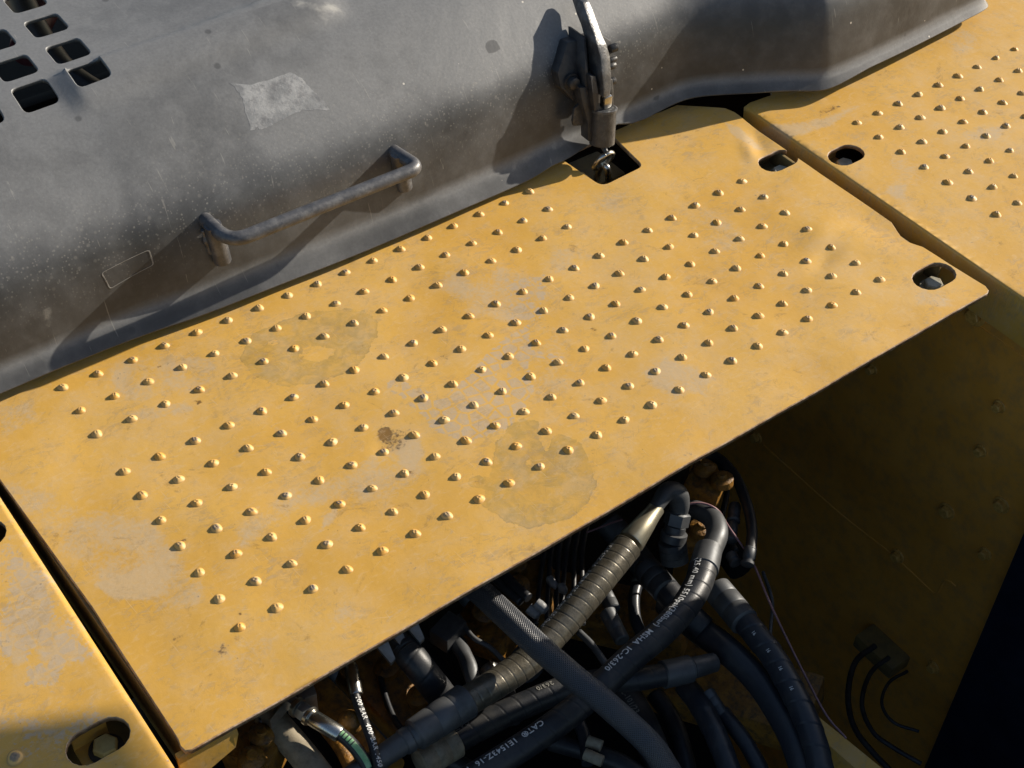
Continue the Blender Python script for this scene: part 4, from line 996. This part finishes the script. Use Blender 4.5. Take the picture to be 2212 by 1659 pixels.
# H3 large black hose with white print
p3 = HP([(1520, 1222, -0.115), (1508, 1262, -0.112), (1480, 1310, -0.110), (1430, 1365, -0.108), (1360, 1424, -0.108), (1290, 1490, -0.112), (1215, 1553, -0.115), (1130, 1612, -0.118), (1040, 1668, -0.12), (980, 1705, -0.12)], 62, 0.0008)
h3 = tube('spiral_wrapped_hose', p3, M['rubber'], nseg=48, rfun=spiral(0.0165, 0.02))
tag(h3, 'large black hose with white print looping from the grey elbow to the lower edge', 'hose', 'hydraulic hoses in the open bay')
lettering('print', '(25.40 mm) 5510psi(380bar)  MSHA  IC-263/0', p3, 0.004, 1.0, 0.0082, M['ink'], h3)
lettering('print', 'CAT\u00ae  1E1543Z-16  1.00IN', p3, 0.250, 1.05, 0.0082, M['ink'], h3)
ext('ferrule', (1531, 1185, -0.118), (1519, 1232, -0.114), 60, 66, M['steel_dark'], h3)
tube('elbow', HP([(1485, 1098, -0.135), (1512, 1104, -0.130), (1540, 1122, -0.125), (1549, 1152, -0.120), (1536, 1190, -0.118)], [38, 42, 46, 48, 48]), M['steel_dark'], h3, nseg=28)

# H4 second black hose beneath, same direction
p4 = HP([(1440, 1456, -0.165), (1380, 1466, -0.160), (1310, 1470, -0.158), (1225, 1486, -0.155), (1130, 1524, -0.152), (1050, 1562, -0.150), (960, 1612, -0.148)], [50, 52, 54, 56, 58, 60, 62], 0.0009)
h4 = tube('spiral_wrapped_hose', p4, M['rubber'], nseg=44, rfun=spiral(0.017, 0.03))
tag(h4, 'black hose lying under the braided hose between two dull ferrules', 'hose', 'hydraulic hoses in the open bay')
lettering('print', '263/0', p4, 0.115, 1.1, 0.0072, M['ink_old'], h4)
lettering('print', 'CAT\u00ae  1E1543Z', p4, 0.205, 1.05, 0.0078, M['ink_old'], h4)
ext('ferrule', (1430, 1458, -0.165), (1492, 1444, -0.170), 62, 60, M['steel_dark'], h4)
ext('tube_end', (1492, 1444, -0.170), (1545, 1430, -0.175), 48, 42, M['steel_dark'], h4)
ext('ferrule', (985, 1600, -0.149), (905, 1650, -0.147), 74, 72, M['tan'], h4, CR)

# H5 wrapped hose on the right, grey ferrule
p5 = HP([(1600, 1330, -0.16), (1625, 1362, -0.158), (1668, 1416, -0.155), (1702, 1474, -0.152), (1735, 1540, -0.15), (1760, 1605, -0.15), (1778, 1680, -0.15)], 56, 0.0009)
h5 = tube('spiral_wrapped_hose', p5, M['rubber_blue'], nseg=48, rfun=spiral(0.024, 0.13, -1))
tag(h5, 'rightmost thick hose with wide dark wrap bands below a grey ferrule', 'hose', 'hydraulic hoses in the open bay')
for d in (0.030, 0.055, 0.079, 0.103): lettering('print', '16', p5, d, 0.45, 0.0045, M['ink'], h5, lift=0.0012)
ext('ferrule', (1548, 1272, -0.165), (1610, 1346, -0.158), 64, 66, M['steel_dark'], h5, CR)

# H6 smooth blue black hose
p6 = HP([(1440, 1300, -0.20), (1500, 1352, -0.19), (1570, 1404, -0.18), (1634, 1466, -0.178), (1680, 1533, -0.175), (1715, 1600, -0.172), (1745, 1690, -0.17)], 62)
h6 = tube('smooth_hose', p6, M['rubber_blue'], nseg=36)
tag(h6, 'smooth blue-black hose curving down between the printed hose and the banded one', 'hose', 'hydraulic hoses in the open bay')
# H7 / H8 thinner wrapped hoses at the lower right
p7 = HP([(1480, 1480, -0.21), (1510, 1520, -0.205), (1545, 1585, -0.20), (1575, 1660, -0.20), (1590, 1710, -0.2)], 50)
h7 = tube('spiral_wrapped_hose', p7, M['rubber_blue'], nseg=36, rfun=spiral(0.022, 0.08, -1)); tag(h7, 'dim wrapped hose at the bottom, left one of the thin pair beside the smooth hose', 'hose', 'hydraulic hoses in the open bay')
p8 = HP([(1560, 1540, -0.205), (1608, 1600, -0.20), (1645, 1665, -0.20), (1665, 1710, -0.2)], 36)
h8 = tube('spiral_wrapped_hose', p8, M['rubber_blue'], nseg=32, rfun=spiral(0.022, 0.08, -1)); tag(h8, 'dim thin wrapped hose at the bottom with a flat steel clip at its top', 'hose', 'hydraulic hoses in the open bay')
ext('ferrule', (1528, 1494, -0.20), (1562, 1546, -0.203), 30, 30, M['steel_dark'], h8, CR, n=12)
# H9 hose with short print
p9 = HP([(1330, 1470, -0.23), (1370, 1530, -0.225), (1405, 1600, -0.22), (1430, 1680, -0.22)], 66)
h9 = tube('smooth_hose', p9, M['rubber'], nseg=32); tag(h9, 'almost black hose in deep shade carrying the print C-101/23', 'hose', 'hydraulic hoses in the open bay')
lettering('print', 'C-101/23', p9, 0.024, 0.35, 0.0080, M['ink_old'], h9)
p9b = HP([(1250, 1540, -0.24), (1330, 1600, -0.235), (1400, 1700, -0.23)], 60)

# H10 wrapped hose upper left under the plate edge
p10 = HP([(866, 1392, -0.085), (905, 1440, -0.095), (950, 1498, -0.125), (985, 1545, -0.16), (1010, 1590, -0.19)], 66, 0.0009)
h10 = tube('wrapped_hose', p10, M['rubber'], nseg=44, rfun=spiral(0.016, 0.03)); tag(h10, 'black banded hose coming from under the plate left of the taped pipe', 'hose', 'hydraulic hoses in the open bay')
ext('ferrule', (846, 1362, -0.083), (880, 1408, -0.085), 52, 58, M['latch_dark'], h10, [(0, 0.9), (0.05, 1), (0.8, 1), (0.84, 0.93), (0.88, 1), (0.92, 0.93), (1, 1)])
# taped pipe H11
p11 = HP([(955, 1352, -0.13), (985, 1385, -0.128), (1003, 1415, -0.126), (1018, 1455, -0.126), (1028, 1500, -0.128)], [30, 34, 36, 34, 32])
h11 = tube('taped_pipe', p11, M['steel_dark'], nseg=24, rfun=lambda s_, th: 1+0.06*np.sin(s_*180+th*2)); tag(h11, 'thin grey dusty pipe wrapped in loose tape below a square block', 'pipe')
box('block', U(968, 1365, -0.12), (0.030, 0.022, 0.020), M['steel_dark'], h11, rot=Matrix.Rotation(0.3, 3, 'Z'), bev=0.002)
# H12 chrome sleeve with thin printed hose
p12 = HP([(766, 1498, -0.075), (776, 1530, -0.078), (793, 1575, -0.08), (808, 1620, -0.085), (822, 1680, -0.09)], 21)
h12 = tube('thin_hose', p12, M['rubber'], nseg=24); tag(h12, 'thin black hose with white print below a plated sleeve', 'hose')
lettering('print', '100 BAR  400 BAR 1450', p12, 0.004, -0.0, 0.0062, M['ink'], h12)
ext('sleeve', (757, 1436, -0.072), (770, 1502, -0.076), 30, 30, M['chrome'], h12, n=10)
ext('sleeve_neck', (753, 1420, -0.072), (757, 1440, -0.072), 20, 20, M['chrome'], h12)
# H13 green striped hose with hex fitting
p13 = HP([(733, 1584, -0.078), (752, 1600, -0.080), (772, 1622, -0.084), (790, 1650, -0.090), (805, 1690, -0.10)], 29)
h13 = tube('striped_hose', p13, M['rubber'], nseg=32); tag(h13, 'black hose with a green stripe and a bright hex fitting', 'hose')
V = []; F_ = []
k0 = 0
for k in range(0, 34):
    d = 0.002+k*0.0011
    c, t, N, B, r = p13.at(d)
    for a in np.linspace(-0.75, 0.15, 7): V.append(c+r*1.03*(math.cos(a)*N+math.sin(a)*B))
for k in range(33):
    if k < 14 and k % 3 == 2: continue
    for j in range(6): a = k*7+j; F_.append((a, a+1, a+8, a+7))
mesh_py('green_stripe', V, F_, M['green'], h13, sm=True)
ext('ferrule', (671, 1548, -0.074), (735, 1587, -0.078), 37, 37, M['chrome'], h13, n=14)
ext('hex_nut', (645, 1530, -0.072), (668, 1546, -0.074), 42, 42, M['steel'], h13, [(0, 0.88), (0.12, 1), (0.88, 1), (1, 0.88)], hexa=True)
ext('collar', (638, 1525, -0.072), (646, 1531, -0.072), 45, 45, M['chrome'], h13)
ext('hex_nut', (620, 1513, -0.072), (638, 1525, -0.072), 36, 38, M['steel'], h13, [(0, 0.88), (0.12, 1), (0.88, 1), (1, 0.88)], hexa=True)
ext('collar', (667, 1545, -0.074), (673, 1550, -0.074), 46, 44, M['chrome'], h13)
# block and flag bracket beside it
fb = mesh_py('flag_bracket', [U(*q) for q in [(614, 1516, -0.075), (622, 1534, -0.075), (588, 1576, -0.075), (583, 1556, -0.075), (611, 1514, -0.095), (619, 1532, -0.095), (585, 1574, -0.095), (580, 1554, -0.095)]], [(0, 1, 2, 3), (4, 7, 6, 5), (0, 4, 5, 1), (1, 5, 6, 2), (2, 6, 7, 3), (3, 7, 4, 0)], M['tan']); tag(fb, 'small slanted flag bracket left of the hex fitting', 'bracket')
bl = box('port_block', U(660, 1502, -0.085), (0.016, 0.022, 0.026), M['steel'], bev=0.0015, rot=Matrix.Rotation(-0.25, 3, 'Z')); tag(bl, 'blue-grey square block above the hex fitting by the plate edge', 'block')
# pipes and castings in the left of the bay
def pipe(name, label, cat, pts, w, mt, n=32, rf=None):
    o = tube(name, HP(pts, w), mt, nseg=n, rfun=rf); return tag(o, label, cat)
pipe('pipe', 'fat dusty tan pipe with its lower end in the sun at the bottom edge', 'pipe', [(575, 1540, -0.105), (610, 1580, -0.105), (655, 1632, -0.105), (700, 1690, -0.105)], 64, M['tan'])
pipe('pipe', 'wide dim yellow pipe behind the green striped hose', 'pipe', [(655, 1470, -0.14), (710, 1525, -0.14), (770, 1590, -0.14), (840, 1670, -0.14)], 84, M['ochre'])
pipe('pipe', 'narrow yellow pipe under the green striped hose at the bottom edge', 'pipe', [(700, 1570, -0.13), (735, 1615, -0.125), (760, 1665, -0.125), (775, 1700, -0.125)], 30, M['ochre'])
kb = lathe('knob', U(752, 1553, -0.095), U(772, 1580, -0.075), [(0, 0.0070), (0.003, 0.0095), (0.009, 0.0105), (0.015, 0.0095), (0.019, 0.006), (0.0205, 0.002)], M['ochre'], None, n=28, angle=60); tag(kb, 'rounded orange yellow knob catching the sun beside the striped hose', 'knob')
# yellow castings seen in the dark
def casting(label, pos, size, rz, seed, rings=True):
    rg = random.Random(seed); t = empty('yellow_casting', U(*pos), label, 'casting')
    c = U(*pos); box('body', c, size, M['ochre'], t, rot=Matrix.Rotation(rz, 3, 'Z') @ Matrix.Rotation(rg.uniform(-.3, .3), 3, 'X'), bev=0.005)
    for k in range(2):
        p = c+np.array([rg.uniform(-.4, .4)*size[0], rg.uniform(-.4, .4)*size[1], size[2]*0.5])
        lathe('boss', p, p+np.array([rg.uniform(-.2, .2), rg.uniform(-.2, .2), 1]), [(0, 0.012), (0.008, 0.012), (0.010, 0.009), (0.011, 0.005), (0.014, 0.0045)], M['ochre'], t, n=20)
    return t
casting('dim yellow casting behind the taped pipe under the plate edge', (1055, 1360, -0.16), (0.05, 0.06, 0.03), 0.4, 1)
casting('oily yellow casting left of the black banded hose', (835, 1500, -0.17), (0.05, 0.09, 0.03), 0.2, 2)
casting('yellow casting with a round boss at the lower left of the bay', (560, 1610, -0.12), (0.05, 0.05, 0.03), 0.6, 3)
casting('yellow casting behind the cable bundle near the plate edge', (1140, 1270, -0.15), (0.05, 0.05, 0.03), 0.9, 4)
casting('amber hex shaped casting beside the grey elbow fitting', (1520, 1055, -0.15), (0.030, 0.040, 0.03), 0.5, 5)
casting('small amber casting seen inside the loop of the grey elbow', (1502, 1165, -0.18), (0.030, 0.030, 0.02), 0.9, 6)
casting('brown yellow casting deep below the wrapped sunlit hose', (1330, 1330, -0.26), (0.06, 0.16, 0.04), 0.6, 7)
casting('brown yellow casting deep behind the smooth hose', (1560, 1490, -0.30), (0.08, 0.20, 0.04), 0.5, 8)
# grey pipe stubs beneath
ft = [((1452, 1170, -0.13), (1458, 1215, -0.15), 62, 60, 'dark tee fitting under the ringed nuts', 'fitting'),
      ((1395, 1228, -0.17), (1440, 1278, -0.165), 62, 62, 'dull grey sleeve running down behind the printed hose', 'sleeve'),
      ((1300, 1265, -0.15), (1325, 1318, -0.15), 30, 34, 'upper grey pipe fitting under the sunlit wrapped hose', 'fitting'),
      ((1312, 1322, -0.15), (1345, 1385, -0.15), 38, 34, 'lower grey pipe sleeve under the sunlit wrapped hose', 'sleeve')]
for a, b_, w0, w1, lb, ct_ in ft:
    o = ext(ct_, a, b_, w0, w1, M['steel_dark'], None, CR); tag(o, lb, ct_)
pipe('pipe', 'thin grey pipe running down to the large printed hose', 'pipe', [(1250, 1365, -0.15), (1280, 1395, -0.15), (1308, 1435, -0.15), (1330, 1480, -0.155)], 16, M['steel_dark'], 18)
pipe('hose_stub', 'black hose continuing from the dull grey sleeve', 'hose', [(1436, 1272, -0.168), (1470, 1312, -0.17), (1520, 1360, -0.18)], 60, M['rubber'], 28)
# black hose and small fittings at the right, next to the wall
pipe('hose', 'black hose arching down by the side wall under the plate edge', 'hose', [(1480, 985, -0.16), (1540, 985, -0.16), (1585, 1025, -0.16), (1612, 1085, -0.16), (1624, 1140, -0.16), (1622, 1190, -0.16)], 24, M['rubber'], 22)
for a, b_, w, lb in [((1622, 1182, -0.16), (1614, 1222, -0.165), 28, 'small ferrule ending the arching black hose by the side wall'), ((1588, 1090, -0.17), (1584, 1128, -0.17), 27, 'upper dark fitting in the small stack beside the pink cable'), ((1583, 1130, -0.17), (1579, 1170, -0.17), 24, 'middle dark fitting in the small stack beside the pink cable'), ((1578, 1196, -0.175), (1590, 1218, -0.175), 26, 'lowest dark fitting in the small stack beside the pink cable')]:
    o = ext('fitting', a, b_, w, w, M['steel_dark'], None, [(0, .8), (.1, 1), (.6, 1), (.66, .85), (.8, .85), (.82, 1.08), (.95, 1.08), (1, .8)]); tag(o, lb, 'fitting')
pk = tube('pink_cable', HP([(1470, 1100, -0.12), (1492, 1088, -0.115), (1522, 1088, -0.115), (1552, 1104, -0.12), (1575, 1140, -0.15), (1612, 1192, -0.17), (1634, 1232, -0.17), (1662, 1300, -0.17), (1702, 1385, -0.17), (1742, 1465, -0.17), (1785, 1545, -0.17), (1828, 1595, -0.17)], 5.2), M['pink'], nseg=10)
tag(pk, 'thin pink cable hanging down past the side wall', 'cable')
pk2 = tube('pink_cable', HP([(1268, 1150, -0.10), (1300, 1138, -0.10), (1320, 1130, -0.10), (1345, 1122, -0.10)], 4), M['pink'], nseg=8); tag(pk2, 'short piece of pink cable just under the plate edge', 'cable')
# cable bundle under the plate edge
for k, (x0, dx) in enumerate([(1170, 0), (1185, 4), (1202, 6), (1218, 3), (1236, 8), (1252, 10)]):
    pipe('cable', ['leftmost black cable of the bundle below the plate edge', 'second black cable from the left in the bundle', 'third black cable from the left in the bundle', 'fourth black cable from the left in the bundle', 'fifth black cable from the left in the bundle', 'rightmost black cable of the bundle below the plate edge'][k], 'cable',
         [(x0+20, 1120, -0.12), (x0+6, 1190, -0.125), (x0-4+dx, 1260, -0.13), (x0-12+dx*2, 1350, -0.14)], 11, M['rubber'], 12)
pipe('pipe', 'pair of short black hoses with white tips, the upper one', 'hose', [(1068, 1215, -0.10), (1105, 1258, -0.10), (1142, 1292, -0.10)], 22, M['rubber'], 18)
pipe('pipe', 'pair of short black hoses with white tips, the lower one', 'hose', [(1050, 1228, -0.105), (1090, 1268, -0.105), (1126, 1300, -0.105)], 22, M['rubber'], 18)
for q, lb in (((1146, 1295, -0.098), 'white plug tip on the upper short hose'), ((1130, 1306, -0.103), 'pale plug tip on the lower short hose')):
    p = U(*q); o = lathe('plug', p-np.array([-0.002, 0.006, 0]), p+np.array([0.004, -0.012, -0.002]), [(0, 0.005), (0.004, 0.0055), (0.011, 0.005), (0.013, 0.003)], M['tape'], None, n=16); tag(o, lb, 'plug')
# white taped tags hanging on the cables
def blob(name, label, cat, q, size, mt, seed):
    rg = np.random.default_rng(seed); bm = bmesh.new(); bmesh.ops.create_icosphere(bm, subdivisions=3, radius=1.0)
    for v in bm.verts:
        v.co = v.co*(1+0.18*math.sin(v.co.x*5+seed)*math.cos(v.co.y*4+seed)) ; v.co = Vector((v.co.x*size[0], v.co.y*size[1], v.co.z*size[2]))
    bmesh.ops.translate(bm, vec=Vector(U(*q)), verts=bm.verts); o = bm_obj(name, bm, mt, None, sm=True); return tag(o, label, cat)
blob('cable_tag', 'torn white tag on the cable bundle, upper left one', 'tag', (1193, 1258, -0.115), (0.004, 0.008, 0.006), M['tape'], 1)
blob('cable_tag', 'torn white tag on the cable bundle, right one', 'tag', (1216, 1272, -0.115), (0.004, 0.006, 0.006), M['tape'], 2)
# pale bracket ears just under the plate edge
for q, lb in (((832, 1402, -0.07), 'white bracket ear left of the black banded hose'), ((858, 1370, -0.07), 'bright bracket ear at the top of the black banded hose'), ((895, 1358, -0.07), 'white bracket ear right of the black banded hose')):
    p = U(*q); o = mesh_py('bracket_ear', [p+np.array(d) for d in [(-.006, .004, .004), (.006, .006, .004), (.004, -.010, -.006), (-.002, -.012, -.006), (-.006, .004, 0), (.006, .006, 0), (.004, -.010, -.010), (-.002, -.012, -.010)]], [(0, 3, 2, 1), (4, 5, 6, 7), (0, 1, 5, 4), (1, 2, 6, 5), (2, 3, 7, 6), (3, 0, 4, 7)], M['steel']); tag(o, lb, 'bracket')
# printed hose ends in the black at the bottom
for k, (a, b_, lb) in enumerate([((1268, 1600, -0.20), (1300, 1612, -0.20), 'upper scrap of pale printed label in the dark at the bottom'), ((1262, 1628, -0.20), (1302, 1645, -0.20), 'lower scrap of pale printed label in the dark at the bottom')]):
    o = ext('label_sleeve', a, b_, 26, 26, M['tan'], None); tag(o, lb, 'label')
pipe('hose', 'black hose in the dark below the large printed hose', 'hose', [(1190, 1600, -0.23), (1260, 1620, -0.225), (1340, 1650, -0.22), (1400, 1690, -0.22)], 44, M['rubber'], 24)
# yellow bar and the dim fitting cluster at the lower right
yb = [U(*q, -0.21) for q in [(1768, 1548), (1912, 1665), (1862, 1672), (1786, 1606)]]
yo = mesh_py('yellow_bar', yb+[q+np.array([0, 0, -0.03]) for q in yb], [(0, 3, 2, 1), (4, 5, 6, 7), (0, 1, 5, 4), (1, 2, 6, 5), (2, 3, 7, 6), (3, 0, 4, 7)], M['yellow']); tag(yo, 'flat yellow bar end at the bottom between the banded hose and the dark fittings', 'bar')
for k, (pts_, w, lb) in enumerate([([(1890, 1395, -.62), (1848, 1430, -.62), (1832, 1500, -.62), (1845, 1570, -.62), (1890, 1630, -.62), (1960, 1700, -.62)], 16, 'outer dim cable loop at the lower right of the bay'), ([(1920, 1420, -.62), (1880, 1455, -.62), (1862, 1520, -.62), (1885, 1580, -.62), (1930, 1615, -.62), (1990, 1650, -.62)], 13, 'inner dim cable loop at the lower right of the bay'), ([(1960, 1450, -.62), (1920, 1475, -.62), (1905, 1520, -.62), (1930, 1560, -.62), (1985, 1580, -.62)], 9, 'short dim cable inside the two cable loops')]):
    pipe('cable_loop', lb, 'cable', pts_, w*0.8, M['rubber'], 14)
o = box('junction_box', U(1905, 1405, -0.66), (0.04, 0.07, 0.025), M['dull'], bev=0.004); tag(o, 'dark junction box above the dim cable loops', 'box')
# deep machinery so the dark is not empty
for k in range(7):
    a = U(600+k*150, 1560-k*70, -0.36); pipe('pipe', 'deep shaded pipe number %d counted from the left below the hoses' % (k+1) if False else ['deep shaded pipe under the tan pipe', 'deep shaded pipe under the wide yellow pipe', 'deep shaded pipe under the taped pipe', 'deep shaded pipe under the short black hoses', 'deep shaded pipe under the sunlit wrapped hose', 'deep shaded pipe under the large elbow', 'deep shaded pipe beside the side wall foot'][k], 'pipe', [(560+k*150, 1500-k*75, -0.34), (620+k*150, 1570-k*75, -0.36), (700+k*150, 1680-k*75, -0.36)], 60, M['steel_dark'] if k % 2 else M['black'], 18)
# more of the tangle: smaller hoses, clamps and fittings packed between the large ones
EXTRA = [
 ([(1085, 1395, -.17), (1110, 1330, -.165), (1150, 1290, -.16), (1190, 1285, -.16), (1215, 1320, -.165), (1222, 1380, -.17)], 20, 'rubber', 'hose', 'thin black hose making an arch between the braided and the sunlit hose'),
 ([(1000, 1400, -.19), (1060, 1440, -.19), (1100, 1500, -.19), (1110, 1560, -.19)], 30, 'rubber', 'hose', 'black hose dropping behind the sunlit hose next to the taped pipe'),
 ([(895, 1420, -.19), (870, 1480, -.19), (870, 1540, -.19), (900, 1600, -.19)], 26, 'rubber', 'hose', 'black hose sagging in the shade left of the grey ferrule'),
 ([(820, 1440, -.15), (828, 1490, -.15), (850, 1550, -.15), (880, 1590, -.15)], 14, 'rubber', 'hose', 'slim black line between the plated sleeve and the banded hose'),
 ([(1385, 1240, -.20), (1370, 1290, -.20), (1375, 1345, -.20), (1400, 1390, -.20)], 26, 'rubber_blue', 'hose', 'blue-black hose between the grey sleeve and the sunlit hose'),
 ([(1180, 1490, -.21), (1230, 1530, -.21), (1260, 1585, -.21), (1270, 1650, -.21)], 28, 'rubber_blue', 'hose', 'blue-black hose under the crossing of the two printed hoses'),
 ([(1415, 1500, -.24), (1455, 1560, -.24), (1480, 1640, -.24), (1490, 1700, -.24)], 40, 'rubber', 'hose', 'dark hose right beside the hose with the short print'),
 ([(1555, 1000, -.20), (1570, 1060, -.20), (1560, 1130, -.20), (1590, 1190, -.20)], 13, 'rubber', 'cable', 'thin dark cable behind the arching black hose by the wall'),
 ([(1648, 1235, -.22), (1668, 1300, -.22), (1668, 1400, -.22), (1730, 1520, -.22)], 8, 'steel_dark', 'cable', 'thin grey cable parallel to the pink one'),
 ([(530, 1590, -.14), (560, 1630, -.14), (590, 1690, -.14)], 34, 'rubber_blue', 'hose', 'blue-black hose end at the lower left corner of the bay'),
 ([(990, 1330, -.12), (1020, 1375, -.12), (1060, 1400, -.125), (1100, 1440, -.13)], 12, 'steel_dark', 'pipe', 'thin steel line crossing above the taped pipe'),
 ([(940, 1630, -.2), (1010, 1660, -.2), (1060, 1700, -.2)], 40, 'rubber', 'hose', 'black hose below the tan ferrule at the bottom edge'),
]
for pts_, w, mt_, nm_, lb_ in EXTRA: pipe(nm_, lb_, nm_, pts_, w, M[mt_], 20, spiral(0.012, 0.02) if w > 24 and mt_ == 'rubber' else None)
FIT = [((1072, 1402, -.168), (1090, 1362, -.165), 26, 'short steel coupling at the left foot of the arching thin hose'),
       ((1212, 1330, -.165), (1222, 1368, -.168), 26, 'short steel coupling at the right foot of the arching thin hose'),
       ((1392, 1222, -.198), (1380, 1262, -.198), 34, 'grey coupling above the blue-black hose behind the sunlit one'),
       ((1052, 1440, -.185), (1078, 1478, -.186), 38, 'dark coupling on the hose behind the taped pipe'),
       ((868, 1500, -.186), (868, 1540, -.186), 34, 'dark coupling on the sagging hose left of the grey ferrule'),
       ((560, 1560, -.10), (590, 1545, -.10), 20, 'small bright bolt end beside the slanted flag bracket')]
for a, b_, w, lb_ in FIT:
    o = ext('coupling', a, b_, w, w, M['steel'], None, CR, n=16); tag(o, lb_, 'coupling')
